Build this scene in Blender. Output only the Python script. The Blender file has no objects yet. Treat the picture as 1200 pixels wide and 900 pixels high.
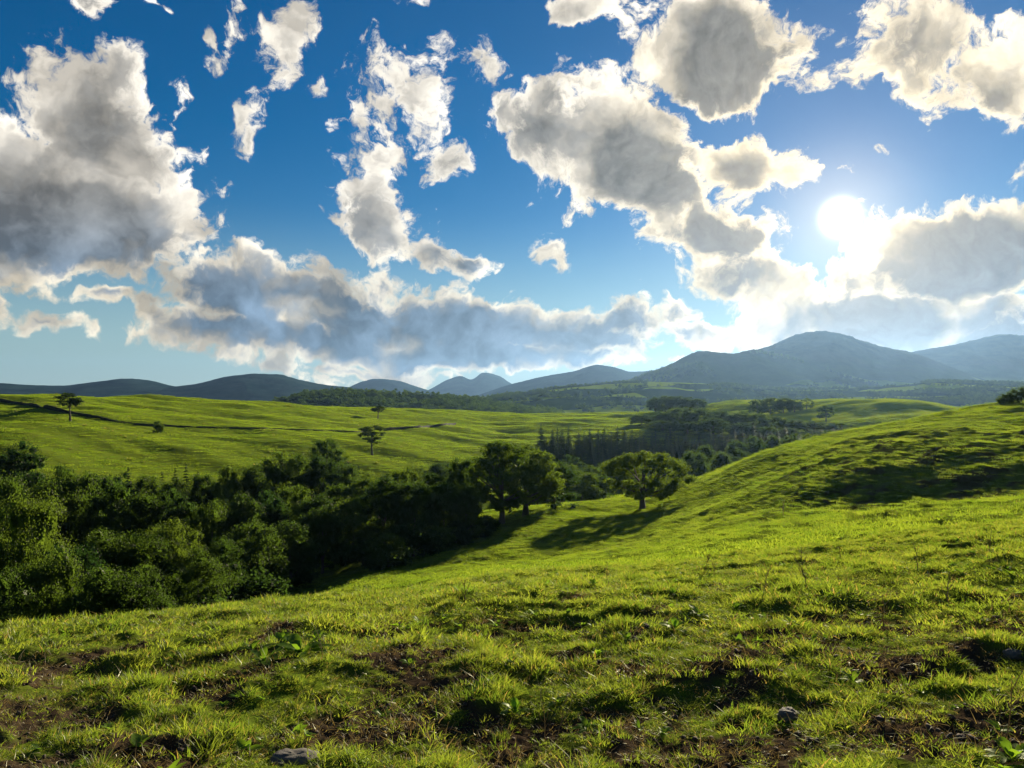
import bpy, math, random
import numpy as np
from mathutils import Vector, Matrix

# ------------------------------------------------------------------ camera
SC = bpy.context.scene
COL = SC.collection
F = 906.0            # focal length in photo pixels (photo 1200 x 900)
HZ = 460.0           # photo row of the horizon
CX = 600.0
cam_d = bpy.data.cameras.new('camera')
cam = bpy.data.objects.new('camera', cam_d)
COL.objects.link(cam)
cam.location = (0, 0, 0)                       # eye, 1.6 m above the turf
cam.rotation_euler = (math.radians(90), 0, 0)  # level, looking along +Y
cam_d.sensor_width = 36.0
cam_d.lens = 36.0 * F / 1200.0
cam_d.shift_y = 10.0 / 1200.0
cam_d.clip_start = 0.05
cam_d.clip_end = 40000
SC.camera = cam

def pdir(px, py):
    return Vector(((px - CX) / F, 1.0, (HZ - py) / F)).normalized()

SUN = pdir(985, 255)
SUN_EL = math.asin(SUN.z)
SUN_AZ = math.atan2(SUN.x, SUN.y)

# ------------------------------------------------------------------ world
SKY_STRENGTH = 0.05
SUN_STRENGTH = 5.0
world = bpy.data.worlds.new('World')
SC.world = world
world.use_nodes = True
wt = world.node_tree
wt.nodes.clear()

class G:
    """tiny node-graph helper"""
    def __init__(self, tree):
        self.t = tree
    def n(self, typ, **kw):
        nd = self.t.nodes.new(typ)
        for k, v in kw.items():
            setattr(nd, k, v)
        return nd
    def link(self, a, b):
        self.t.links.new(a, b)
    def put(self, sock, v):
        if isinstance(v, bpy.types.NodeSocket):
            self.link(v, sock)
        elif v is not None:
            sock.default_value = v
    def math(self, op, a, b=None, c=None, clamp=False):
        nd = self.n('ShaderNodeMath', operation=op, use_clamp=clamp)
        self.put(nd.inputs[0], a)
        if b is not None: self.put(nd.inputs[1], b)
        if c is not None: self.put(nd.inputs[2], c)
        return nd.outputs[0]
    def vmath(self, op, a, b=None, scale=None):
        nd = self.n('ShaderNodeVectorMath', operation=op)
        self.put(nd.inputs[0], a)
        if b is not None: self.put(nd.inputs[1], b)
        if scale is not None: self.put(nd.inputs['Scale'], scale)
        return nd.outputs['Value'] if op in ('LENGTH', 'DOT_PRODUCT') else nd.outputs[0]
    def noise(self, vec, scale, detail=4, rough=0.5, lac=2.0, color=False, dist=0.0):
        nd = self.n('ShaderNodeTexNoise')
        if vec is not None: self.put(nd.inputs['Vector'], vec)
        nd.inputs['Scale'].default_value = scale
        nd.inputs['Detail'].default_value = detail
        nd.inputs['Roughness'].default_value = rough
        nd.inputs['Lacunarity'].default_value = lac
        nd.inputs['Distortion'].default_value = dist
        return nd.outputs['Color'] if color else nd.outputs['Fac']
    def mapr(self, v, a, b, c=0.0, d=1.0, smooth=True):
        nd = self.n('ShaderNodeMapRange', interpolation_type='SMOOTHSTEP' if smooth else 'LINEAR')
        self.put(nd.inputs[0], v)
        for i, q in enumerate((a, b, c, d)):
            self.put(nd.inputs[i + 1], q)
        return nd.outputs[0]
    def mix(self, f, a, b, blend='MIX'):
        nd = self.n('ShaderNodeMix', data_type='RGBA', blend_type=blend)
        nd.clamp_factor = True
        self.put(nd.inputs[0], f)
        for i, q in ((6, a), (7, b)):
            if isinstance(q, tuple) and len(q) == 3: q = q + (1.0,)
            self.put(nd.inputs[i], q)
        return nd.outputs[2]

g = G(wt)
tc = g.n('ShaderNodeTexCoord')
D = g.vmath('NORMALIZE', tc.outputs['Generated'])
sky = g.n('ShaderNodeTexSky', sky_type='NISHITA')
sky.sun_disc = False
sky.sun_elevation = SUN_EL
sky.sun_rotation = SUN_AZ
sky.altitude = 300
sky.air_density = 1.0
sky.dust_density = 0.0
sky.ozone_density = 3.0
sat = g.n('ShaderNodeHueSaturation')
sat.inputs['Hue'].default_value = 0.507
sat.inputs['Saturation'].default_value = 1.42
sat.inputs['Value'].default_value = 0.68
g.link(sky.outputs[0], sat.inputs['Color'])
elev = g.n('ShaderNodeSeparateXYZ'); g.link(D, elev.inputs[0])
skyc = g.mix(g.mapr(elev.outputs[2], 0.24, 0.0, 0.0, 0.8), sat.outputs[0], (3.1, 4.7, 5.1))   # pale damp air low down, all round
bg_sky = g.n('ShaderNodeBackground')
g.link(skyc, bg_sky.inputs['Color'])
bg_sky.inputs['Strength'].default_value = SKY_STRENGTH

# clouds: each one an ellipsoidal lump of cover at its own direction in the sky
# (photo px, py, half width px, half height px, tilt deg, cover)
CLOUDS = [
    (40, 235, 190, 95, 0, 1.6), (110, 150, 100, 80, -35, 1.25), (70, 80, 45, 45, 20, 0.42),
    (190, 265, 60, 45, 0, 0.8), (213, 172, 34, 20, 0, 0.5), (30, 300, 150, 25, 0, 0.7),
    (98, 8, 22, 18, 0, 0.5), (150, 80, 40, 14, -35, 0.36), (238, 36, 24, 17, -40, 0.48),
    (282, 14, 14, 20, -10, 0.42), (345, 45, 24, 62, -22, 0.55), (282, 140, 24, 48, -18, 0.5),
    (222, 112, 42, 16, -38, 0.42), (175, 15, 30, 14, -30, 0.38),
    (468, 110, 62, 56, 20, 0.45), (440, 178, 56, 24, 0, 0.45), (522, 190, 34, 24, 10, 0.52),
    (445, 250, 70, 55, -15, 1.1), (505, 290, 60, 34, -20, 0.85), (552, 305, 34, 34, 0, 0.7),
    (360, 345, 270, 50, -3, 1.0), (470, 375, 280, 48, -6, 1.15), (640, 395, 190, 42, -6, 1.1),
    (250, 385, 150, 34, -14, 0.8), (400, 432, 190, 14, -8, 0.6), (725, 385, 60, 34, 0, 0.8),
    (40, 372, 70, 16, -14, 0.6), (130, 345, 120, 18, 0, 0.75),
    (570, 85, 55, 34, -35, 0.62), (640, 150, 75, 75, -30, 1.2), (715, 175, 108, 88, -25, 1.5),
    (765, 235, 70, 48, -20, 1.0), (595, 130, 40, 60, -30, 0.7),
    (840, 62, 120, 66, -8, 1.5), (925, 85, 52, 34, -20, 0.7), (680, 8, 70, 24, 0, 0.7),
    (870, 195, 88, 46, -18, 1.1), (925, 215, 44, 28, 0, 0.85), (840, 285, 100, 46, -8, 1.0), (880, 330, 120, 40, -8, 0.85),
    (800, 365, 60, 30, 0, 0.7), (935, 375, 110, 46, 0, 1.0), (1010, 320, 70, 50, 30, 0.75),
    (1140, 290, 130, 55, 8, 1.6), (1050, 375, 130, 48, 0, 1.45), (1190, 370, 90, 36, 0, 0.75),
    (1090, 45, 110, 54, -10, 0.95), (1170, 85, 80, 62, -15, 1.1), (1193, 205, 20, 15, 0, 0.6),
    (440, 405, 330, 34, -5, 1.1), (620, 425, 260, 26, -2, 0.9), (320, 428, 130, 16, -12, 0.6), (250, 300, 60, 10, 0, 0.5),
    (970, 400, 150, 34, 0, 1.0), (1120, 395, 150, 30, 0, 0.9), (820, 390, 90, 36, 0, 0.85), (1015, 285, 40, 34, 30, 0.7),
    (320, 80, 16, 30, -25, 0.5), (370, 95, 16, 34, -20, 0.55), (205, 60, 20, 12, -40, 0.4), (255, 70, 14, 30, -20, 0.36), (300, 150, 20, 40, -20, 0.42),
    (500, 2, 34, 10, 0, 0.6), (645, 290, 40, 20, -20, 0.36), (480, 90, 44, 34, 10, 0.55), (430, 130, 22, 40, 10, 0.45), (30, 60, 26, 40, -20, 0.5),
    (990, 208, 10, 8, 0, 0.35), (1018, 190, 10, 8, 0, 0.35),
]
warp = g.noise(D, 6.0, 5, 0.6, color=True)
Dw = g.vmath('MULTIPLY_ADD', warp, (0.11, 0.11, 0.11))
Dw.node.inputs[2].default_value = (-0.055, -0.055, -0.055)
Dw = g.vmath('ADD', Dw, D)
cover = None
for px, py, a, b, tilt, s in CLOUDS:
    c = pdir(px, py)
    ez = Vector((0, 0, 1))
    right = c.cross(ez).normalized()
    up = right.cross(c).normalized()
    t = math.radians(tilt)
    ax = right * math.cos(t) + up * math.sin(t)
    az = up * math.cos(t) - right * math.sin(t)
    if s < 0.62:      # wisps: wide and thin, torn up by the noise
        a, b, s = a * 1.45, b * 1.45, s * 1.55
    else:
        s = 1.6 * s
    k = 1.12 / F
    d1 = g.vmath('DOT_PRODUCT', Dw, tuple(ax / (a * k)))
    d2 = g.vmath('DOT_PRODUCT', Dw, tuple(az / (b * k)))
    ln = g.math('SQRT', g.math('MULTIPLY_ADD', d2, d2, g.math('MULTIPLY', d1, d1)))
    v = g.math('MULTIPLY_ADD', ln, -s, s)
    if cover is None:
        cover = v
    else:
        nd = g.n('ShaderNodeMath', operation='SMOOTH_MAX')
        g.link(cover, nd.inputs[0]); g.link(v, nd.inputs[1]); nd.inputs[2].default_value = 0.12
        cover = nd.outputs[0]
# the same broken cloud goes on round the rest of the sky
inview = g.mapr(g.vmath('DOT_PRODUCT', D, (0.0, 1.0, 0.0)), math.cos(math.radians(50)), math.cos(math.radians(41)))
rest = g.math('MULTIPLY_ADD', g.noise(D, 3.2, 2, 0.5), 4.2, -2.15)
rest = g.math('SUBTRACT', rest, g.math('MULTIPLY', inview, 4.0))
front = g.mapr(g.vmath('DOT_PRODUCT', D, (0.0, 1.0, 0.0)), 0.2, 0.4, -5.0, 0.0)
cover = g.math('MAXIMUM', g.math('ADD', cover, front), rest)

CN = dict(scale=10.0, detail=11, rough=0.69, lac=2.1)
n1 = g.noise(Dw, **CN)
toward = g.vmath('SUBTRACT', tuple(SUN), D)
off = g.vmath('SCALE', toward, scale=0.03)
n2 = g.noise(g.vmath('ADD', Dw, off), 10.0, 5, 0.69, 2.1)
nl = g.noise(Dw, 11.0, 3, 0.55)
nl2 = g.noise(g.vmath('ADD', Dw, g.vmath('SCALE', toward, scale=0.05)), 11.0, 3, 0.55)
vor = g.n('ShaderNodeTexVoronoi', feature='SMOOTH_F1')
vor.inputs['Scale'].default_value = 26.0
vor.inputs['Detail'].default_value = 2.0
vor.inputs['Smoothness'].default_value = 0.5
g.link(Dw, vor.inputs['Vector'])
puff = g.math('SUBTRACT', 0.45, vor.outputs['Distance'])
low = g.mapr(elev.outputs[2], 0.24, 0.10)
amp = g.math('MULTIPLY_ADD', low, -1.1, 3.1)
dens = g.math('MULTIPLY_ADD', g.math('SUBTRACT', n1, 0.5), amp, cover)
dens = g.math('MULTIPLY_ADD', puff, 0.6, dens)
dens = g.math('SUBTRACT', dens, 0.22)
alpha = g.mapr(dens, -0.03, 0.30)
body = g.math('MULTIPLY_ADD', g.math('SUBTRACT', nl, 0.5), 3.2, g.math('MULTIPLY', cover, 0.62))
body = g.math('MULTIPLY_ADD', low, 0.28, body)
body = g.math('MULTIPLY_ADD', g.math('SUBTRACT', n1, 0.5), 0.9, body)
thick = g.math('MULTIPLY', g.mapr(body, 0.0, 1.15), g.mapr(dens, 0.08, 0.62))
relief = g.math('MULTIPLY', g.math('SUBTRACT', n1, n2), 2.2)
relief = g.math('MULTIPLY_ADD', g.math('SUBTRACT', nl, nl2), 4.2, relief)
sundot = g.math('MAXIMUM', g.vmath('DOT_PRODUCT', D, tuple(SUN)), 0.0)
near1 = g.math('POWER', sundot, 30.0)
near2 = g.math('POWER', sundot, 420.0)
core = g.mix(low, (0.255, 0.25, 0.235), (0.155, 0.225, 0.31))
core = g.mix(g.math('MULTIPLY', near1, 0.75), core, (0.28, 0.25, 0.20))
rim = g.mix(low, (1.10, 1.02, 0.88), (1.0, 0.88, 0.66))
rim = g.mix(near1, rim, (1.5, 1.22, 0.74))
rim = g.mix(near2, rim, (2.0, 1.6, 0.95))
ccol = g.mix(thick, rim, core)
lum = g.math('ADD', 1.0, g.math('MULTIPLY', relief, 0.8))
lum = g.math('MAXIMUM', lum, 0.6)
ccol = g.vmath('SCALE', ccol, scale=lum)
bg_cloud = g.n('ShaderNodeBackground')
g.link(ccol, bg_cloud.inputs['Color'])
bg_cloud.inputs['Strength'].default_value = 0.40
mixs = g.n('ShaderNodeMixShader')
g.link(alpha, mixs.inputs[0]); g.link(bg_sky.outputs[0], mixs.inputs[1]); g.link(bg_cloud.outputs[0], mixs.inputs[2])
# the sun's disc and the bright air close round it
disc = g.math('MULTIPLY', g.math('POWER', sundot, 14000.0), 9.0)
halo = g.math('MULTIPLY', near2, 0.20)
wide = g.math('MULTIPLY', g.math('POWER', sundot, 45.0), 0.065)
gcol = g.vmath('SCALE', (1.0, 0.90, 0.68), scale=disc)
gcol = g.vmath('ADD', gcol, g.vmath('SCALE', (1.0, 0.80, 0.48), scale=halo))
gcol = g.vmath('ADD', gcol, g.vmath('SCALE', (1.0, 0.68, 0.34), scale=wide))
bg_sun = g.n('ShaderNodeBackground')
g.link(gcol, bg_sun.inputs['Color'])
bg_sun.inputs['Strength'].default_value = 1.0
adds = g.n('ShaderNodeAddShader')
g.link(mixs.outputs[0], adds.inputs[0]); g.link(bg_sun.outputs[0], adds.inputs[1])
wo = g.n('ShaderNodeOutputWorld')
g.link(adds.outputs[0], wo.inputs['Surface'])
world.cycles.sampling_method = 'MANUAL'
world.cycles.sample_map_resolution = 512

# ------------------------------------------------------------------ sun, exposure, render
sun_d = bpy.data.lights.new('sun', 'SUN')
sun_d.energy = SUN_STRENGTH
sun_d.angle = math.radians(0.55)
sun_d.color = (1.0, 0.86, 0.62)
sun = bpy.data.objects.new('sun', sun_d)
COL.objects.link(sun)
sun.location = SUN * 300
sun.rotation_euler = (-SUN).to_track_quat('-Z', 'Y').to_euler()

vs = SC.view_settings
vs.view_transform = 'Standard'
vs.look = 'None'
vs.gamma = 1.0
vs.exposure = 1.2
vs.use_curve_mapping = False
cy = SC.cycles
SC.render.engine = 'CYCLES'
cy.max_bounces = 6
cy.diffuse_bounces = 3
cy.transmission_bounces = 4
cy.glossy_bounces = 2
cy.volume_bounces = 0
cy.sample_clamp_indirect = 4.0
cy.use_denoising = True
try:
    cy.denoiser = 'OPENIMAGEDENOISE'
    cy.denoising_prefilter = 'ACCURATE'
except Exception:
    pass
cy.use_adaptive_sampling = True
cy.adaptive_threshold = 0.012

rng = np.random.default_rng(11)
random.seed(11)

# ------------------------------------------------------------------ numpy noise
_P = np.random.default_rng(5).permutation(4096)
_A = np.random.default_rng(6).uniform(0, 2 * np.pi, 4096)
def gnoise(x, y):
    xi = np.floor(x).astype(np.int64); yi = np.floor(y).astype(np.int64)
    fx = x - xi; fy = y - yi
    def gr(ix, iy, dx, dy):
        a = _A[_P[(_P[ix & 4095] + iy) & 4095]]
        return np.cos(a) * dx + np.sin(a) * dy
    u = fx * fx * fx * (fx * (fx * 6 - 15) + 10); v = fy * fy * fy * (fy * (fy * 6 - 15) + 10)
    a = gr(xi, yi, fx, fy); b = gr(xi + 1, yi, fx - 1, fy)
    c = gr(xi, yi + 1, fx, fy - 1); d = gr(xi + 1, yi + 1, fx - 1, fy - 1)
    return 1.5 * ((a * (1 - u) + b * u) * (1 - v) + (c * (1 - u) + d * u) * v)
def fbm(x, y, scale, octv=4, gain=0.5, seed=0):
    x = np.asarray(x, float) / scale + 37.7 * seed; y = np.asarray(y, float) / scale + 91.3 * seed
    s = 0; a = 1.0
    for i in range(octv):
        s = s + a * gnoise(x, y); a *= gain
        x, y = x * 1.93 * 0.8 - y * 1.93 * 0.6 + 11.3, x * 1.93 * 0.6 + y * 1.93 * 0.8 + 5.1
    return s
def sstep(x, a, b):
    t = np.clip((x - a) / (b - a), 0, 1)
    return t * t * (3 - 2 * t)

# ------------------------------------------------------------------ the lie of the land
def P(r, py):  # visible point: distance and photo row
    return ('p', r, py)
def Z(r, z):   # ground out of sight: distance and height below the eye
    return ('z', r, z)
PROFILES = {
    -500: [Z(9, -2.9), Z(18, -4.6), Z(26, -7), Z(40, -13), Z(60, -22), Z(90, -26), Z(140, -27), Z(200, -24), Z(260, -16), Z(340, -8), Z(480, -2), Z(560, -4), Z(800, -25), Z(1500, -42), Z(10000, -42)],
    0: [Z(9, -3.0), P(18, 742), Z(24, -6.7), Z(40, -13.5), Z(60, -23), Z(90, -27), Z(140, -28), Z(200, -26), P(235, 552), P(320, 494), P(400, 476), P(480, 463), Z(560, -4), Z(800, -25), Z(1500, -42), Z(10000, -42)],
    150: [Z(10, -3.2), P(20, 724), Z(26, -7.4), Z(40, -13), Z(60, -22), Z(90, -27), Z(140, -29), Z(210, -28), P(250, 556), P(330, 502), P(420, 480), P(500, 467), Z(580, -6), Z(800, -26), Z(1500, -42), Z(10000, -42)],
    300: [Z(10, -3.2), P(22, 710), Z(28, -7.7), Z(40, -12), Z(60, -20), Z(90, -25.5), Z(140, -30), Z(220, -31), P(280, 546), P(350, 512), P(450, 485), P(540, 472), Z(640, -12), Z(900, -30), Z(1500, -42), Z(10000, -42)],
    430: [Z(11, -3.4), P(25, 700), Z(32, -8.8), Z(50, -14.5), P(75, 697), P(100, 676), Z(150, -29), Z(230, -33), P(300, 546), P(350, 519), P(450, 498), P(600, 479), Z(700, -14), Z(950, -32), Z(1500, -42), Z(10000, -42)],
    600: [Z(12, -3.5), P(27, 677), P(50, 672), P(80, 667), P(110, 656), P(135, 627), P(155, 607), P(180, 596), Z(210, -33), Z(260, -38), Z(310, -38), P(360, 549), P(430, 523), P(520, 504), P(680, 485), Z(760, -22), Z(1000, -36), Z(1500, -42), Z(10000, -42)],
    750: [Z(12, -3.4), P(27, 669), P(50, 661), P(80, 650), P(110, 635), P(140, 612), P(165, 596), P(195, 578), Z(220, -29), Z(270, -40), Z(330, -42), P(400, 546), P(480, 513), P(600, 494), P(720, 484), Z(800, -22), Z(1000, -36), Z(1500, -42), Z(10000, -42)],
    900: [Z(12, -3.2), P(26, 656), P(45, 638), P(75, 616), P(105, 592), P(140, 558), P(175, 530), Z(192, -14), Z(240, -30), Z(310, -40), Z(400, -36), Z(480, -28), P(580, 501), P(680, 479), P(760, 469), Z(830, -10), Z(1000, -32), Z(1500, -42), Z(10000, -42)],
    1050: [Z(12, -3.0), P(26, 640), P(45, 618), P(75, 597), P(98, 588), P(113, 538), P(150, 508), P(190, 494), Z(210, -8.5), Z(270, -26), Z(400, -34), Z(500, -28), P(600, 486), P(700, 467), Z(760, -7), Z(1000, -32), Z(1500, -42), Z(10000, -42)],
    1200: [Z(12, -2.8), P(24, 628), P(45, 602), P(75, 583), P(98, 577), P(116, 531), P(150, 500), P(195, 471), Z(225, -2.5), Z(300, -18), Z(400, -28), Z(700, -20), Z(1000, -32), Z(1500, -42), Z(10000, -42)],
    1700: [Z(12, -2.2), Z(24, -2.6), Z(60, -4), Z(120, -3), Z(200, 3), Z(300, 3), Z(500, -10), Z(1000, -30), Z(1500, -42), Z(10000, -42)],
}
def pchip(xs, ys, xq):
    xs = np.asarray(xs, float); ys = np.asarray(ys, float)
    h = np.diff(xs); dl = np.diff(ys) / h
    m = np.zeros_like(ys)
    for i in range(1, len(xs) - 1):
        if dl[i - 1] * dl[i] > 0:
            w1 = 2 * h[i] + h[i - 1]; w2 = h[i] + 2 * h[i - 1]
            m[i] = (w1 + w2) / (w1 / dl[i - 1] + w2 / dl[i])
    m[0] = dl[0]; m[-1] = dl[-1]
    k = np.clip(np.searchsorted(xs, xq) - 1, 0, len(xs) - 2)
    t = np.clip((xq - xs[k]) / h[k], 0, 1)
    t2 = t * t; t3 = t2 * t
    return (2 * t3 - 3 * t2 + 1) * ys[k] + (t3 - 2 * t2 + t) * h[k] * m[k] + (-2 * t3 + 3 * t2) * ys[k + 1] + (t3 - t2) * h[k] * m[k + 1]

RL = np.linspace(math.log(1.0), math.log(10000.0), 700)
_az = []; _tab = []
for px, pts in sorted(PROFILES.items()):
    a = math.atan((px - CX) / F)
    rs = [1.0]; zs = [-1.75]
    for kind, r, q in pts:
        rs.append(r); zs.append(q if kind == 'z' else r * math.cos(a) * (HZ - q) / F)
    _az.append(a); _tab.append(pchip(np.log(rs), zs, RL))
_az = np.array(_az); _tab = np.array(_tab)
AZG = np.radians(np.linspace(-180, 180, 1441))
TAB = np.empty((len(AZG), len(RL)))
inner = (AZG >= _az[0]) & (AZG <= _az[-1])
for j in range(len(RL)):
    TAB[inner, j] = pchip(_az, _tab[:, j], AZG[inner])
span = 2 * np.pi - (_az[-1] - _az[0])
for i in np.where(~inner)[0]:
    a = AZG[i]
    t = (a - _az[-1]) / span if a > 0 else 1 - (_az[0] - a) / span
    t = t * t * (3 - 2 * t)
    back = -1.7 + 0.05 * np.minimum(np.exp(RL), 120)
    back = np.where(np.exp(RL) > 400, -20, back)
    w = math.sin(math.pi * t) ** 2 * 0.6
    TAB[i] = ((1 - t) * _tab[-1] + t * _tab[0]) * (1 - w) + back * w
# soften joins between neighbouring profiles
for _ in range(26):
    TAB = 0.25 * np.roll(TAB, 1, 0) + 0.5 * TAB + 0.25 * np.roll(TAB, -1, 0)

def hbase(x, y):
    x = np.asarray(x, float); y = np.asarray(y, float)
    r = np.maximum(np.hypot(x, y), 1.0)
    fa = (np.arctan2(x, y) + np.pi) / (2 * np.pi) * 1440
    fr = np.log(r) / RL[-1] * (len(RL) - 1)
    ia = np.clip(fa.astype(int), 0, 1439); ir = np.clip(fr.astype(int), 0, len(RL) - 2)
    ta = fa - ia; tr = np.clip(fr - ir, 0, 1)
    return (TAB[ia, ir] * (1 - ta) + TAB[ia + 1, ir] * ta) * (1 - tr) + (TAB[ia, ir + 1] * (1 - ta) + TAB[ia + 1, ir + 1] * ta) * tr

def bank_mask(x, y):   # the eroded bank on the right-hand slope
    az = np.degrees(np.arctan2(x, y)); r = np.hypot(x, y)
    return sstep(az, 15, 22) * (1 - sstep(az, 45, 60)) * sstep(r, 78, 98) * (1 - sstep(r, 135, 165))

def height(x, y, fine=True):
    x = np.asarray(x, float); y = np.asarray(y, float)
    r = np.hypot(x, y)
    z = hbase(x, y)
    nearw = 1 - sstep(r, 45, 110)
    hillw = sstep(r, 25, 60) * (1 - sstep(r, 200, 260))
    farw = sstep(r, 200, 300) * (1 - sstep(r, 900, 1500))
    z = z + hillw * (0.32 * fbm(x, y, 9, 3, 0.5, 1) + 0.45 * fbm(x, y, 24, 2, 0.5, 2))
    z = z + farw * (1.8 * fbm(x, y, 62, 4, 0.48, 3) + 1.1 * fbm(x * 0.35 + y * 0.12, y, 24, 3, 0.5, 17))
    b = bank_mask(x, y)
    # slumped, terraced turf on the bank
    zz = (z + 0.75 * fbm(x, y, 6, 4, 0.6, 8)) / 0.62
    terr = (np.floor(zz) + sstep(zz - np.floor(zz), 0.55, 1.0)) * 0.62
    z = z + b * 0.62 * (terr - z) + b * 0.22 * fbm(x, y, 2.0, 4, 0.6, 9)
    if fine:
        tus = np.maximum(fbm(x, y, 0.85, 3, 0.5, 4), -0.12)
        z = z + nearw * (0.13 * tus + 0.15 * fbm(x, y, 3.0, 3, 0.5, 5) + 0.016 * fbm(x, y, 0.16, 2, 0.5, 6)) * sstep(r, 1.0, 3.0)
        z = z + sstep(r, 30, 60) * (1 - sstep(r, 150, 220)) * 0.13 * fbm(x, y, 1.9, 3, 0.6, 7)
    return z

def dirt_mask(x, y):   # bare trodden soil, 0..1
    r = np.hypot(x, y); az = np.degrees(np.arctan2(x, y))
    n = fbm(x, y * 1.0, 1.15, 4, 0.55, 12) + 0.35 * fbm(x, y, 0.25, 2, 0.5, 13)
    th = -0.03 + 0.82 * sstep(r, 8.5, 18.0) - 0.16 * (1 - sstep(r, 5.5, 8.5)) - 0.15 * (1 - sstep(az, -32, -18)) * (1 - sstep(r, 12, 17))
    m = sstep(n, th - 0.14, th + 0.26) * (1 - sstep(r, 22, 30))
    m = np.maximum(m, bank_mask(x, y) * sstep(fbm(x, y, 5, 4, 0.6, 15), 0.0, 0.5) * 0.8)
    return m

def lit_field_mask(x, y):    # field below the mountain, its stronger sunlight put into a paler colour
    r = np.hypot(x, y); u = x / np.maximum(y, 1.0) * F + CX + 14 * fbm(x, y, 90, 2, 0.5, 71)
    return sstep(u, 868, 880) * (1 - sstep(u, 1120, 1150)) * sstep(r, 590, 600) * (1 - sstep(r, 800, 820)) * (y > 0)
def ground_at(px, r):
    a = math.atan((px - CX) / F)
    x, y = r * math.sin(a), r * math.cos(a)
    return Vector((x, y, float(height(np.array([x]), np.array([y]))[0])))
_RR = np.exp(np.linspace(math.log(3), math.log(3000), 2600))
def ray_hit(px, py, rmin=3.0):
    a = math.atan((px - CX) / F)
    rr = _RR[_RR > rmin]
    zt = height(rr * math.sin(a), rr * math.cos(a))
    zr = rr * math.cos(a) * (HZ - py) / F
    k = np.where(zt >= zr)[0]
    i = k[0] if len(k) else len(rr) - 1
    return Vector((rr[i] * math.sin(a), rr[i] * math.cos(a), float(zt[i])))

# ------------------------------------------------------------------ helpers for objects
def link(o, parent=None):
    COL.objects.link(o)
    if parent is not None: o.parent = parent
    return o
def tag(o, label=None, cat=None, group=None, kind=None):
    if label: o['label'] = label
    if cat: o['category'] = cat
    if group: o['group'] = group
    if kind: o['kind'] = kind
    return o
def mesh_np(name, verts, faces, mat, smooth=False, attrs=None):
    """verts (n,3); faces: list of index arrays (m,3) / (m,4)"""
    me = bpy.data.meshes.new(name)
    verts = np.asarray(verts, np.float32)
    me.vertices.add(len(verts)); me.vertices.foreach_set('co', verts.ravel())
    if not isinstance(faces, (list, tuple)): faces = [faces]
    loops = np.concatenate([f.ravel() for f in faces]).astype(np.int32)
    tot = np.concatenate([np.full(len(f), f.shape[1]) for f in faces]).astype(np.int32)
    start = np.concatenate([[0], np.cumsum(tot)[:-1]]).astype(np.int32)
    me.loops.add(len(loops)); me.loops.foreach_set('vertex_index', loops)
    me.polygons.add(len(tot)); me.polygons.foreach_set('loop_start', start); me.polygons.foreach_set('loop_total', tot)
    if smooth: me.polygons.foreach_set('use_smooth', np.ones(len(tot), bool))
    for k, v in (attrs or {}).items():
        at = me.attributes.new(k, 'FLOAT', 'POINT'); at.data.foreach_set('value', np.asarray(v, np.float32))
    if mat: me.materials.append(mat)
    me.update(calc_edges=True)
    return me
def grid_faces(nu, nv, wrap=False):
    i = np.arange(nu if wrap else nu - 1)[:, None]; j = np.arange(nv - 1)[None, :]
    i2 = (i + 1) % nu
    return np.stack([i * nv + j, i2 * nv + j, i2 * nv + j + 1, i * nv + j + 1], -1).reshape(-1, 4)
def new_mat(name):
    m = bpy.data.materials.new(name); m.use_nodes = True; m.node_tree.nodes.clear()
    return m, G(m.node_tree)
def finish(g, shader):
    o = g.n('ShaderNodeOutputMaterial'); g.link(shader, o.inputs['Surface'])

# ------------------------------------------------------------------ materials
def leaf_material(name, c_dark, c_light, trans=0.5, tcol=1.6, gloss=0.06, dry=None, varscale=0.35):
    m, g = new_mat(name)
    oi = g.n('ShaderNodeObjectInfo'); geo = g.n('ShaderNodeNewGeometry')
    nz = g.noise(geo.outputs['Position'], varscale, 2, 0.5)
    f = g.math('ADD', g.math('MULTIPLY', oi.outputs['Random'], 0.85), g.math('MULTIPLY', nz, 0.6))
    f = g.math('SUBTRACT', f, 0.22, clamp=True)
    col = g.mix(f, c_dark, c_light)
    if dry:
        rnd = geo.outputs['Random Per Island']
        col = g.mix(g.mapr(rnd, 1 - dry[1], 1 - dry[1] * 0.7), col, dry[0])
    d = g.n('ShaderNodeBsdfDiffuse'); g.link(col, d.inputs['Color'])
    tcl = g.mix(1.0, col, (tcol, tcol * 0.95, tcol * 0.48), 'MULTIPLY')
    tr = g.n('ShaderNodeBsdfTranslucent'); g.link(tcl, tr.inputs['Color'])
    mx = g.n('ShaderNodeMixShader'); mx.inputs[0].default_value = trans
    g.link(d.outputs[0], mx.inputs[1]); g.link(tr.outputs[0], mx.inputs[2])
    gl = g.n('ShaderNodeBsdfGlossy'); gl.inputs['Roughness'].default_value = 0.45
    gl.inputs['Color'].default_value = (0.9, 0.95, 0.8, 1)
    m2 = g.n('ShaderNodeMixShader'); m2.inputs[0].default_value = gloss
    g.link(mx.outputs[0], m2.inputs[1]); g.link(gl.outputs[0], m2.inputs[2])
    finish(g, m2.outputs[0])
    return m
M_GRASS = leaf_material('grass_blades', (0.048, 0.088, 0.010), (0.126, 0.152, 0.024), 0.55, 3.3, 0.02, ((0.17, 0.125, 0.05), 0.13), 0.9)
M_GRASS_FAR = leaf_material('grass_far', (0.045, 0.085, 0.008), (0.108, 0.140, 0.019), 0.55, 3.4, 0.01, None, 0.06)
M_GRASS_DIST = leaf_material('grass_distant', (0.036, 0.074, 0.007), (0.098, 0.134, 0.014), 0.55, 3.5, 0.0, None, 0.04)
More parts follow.
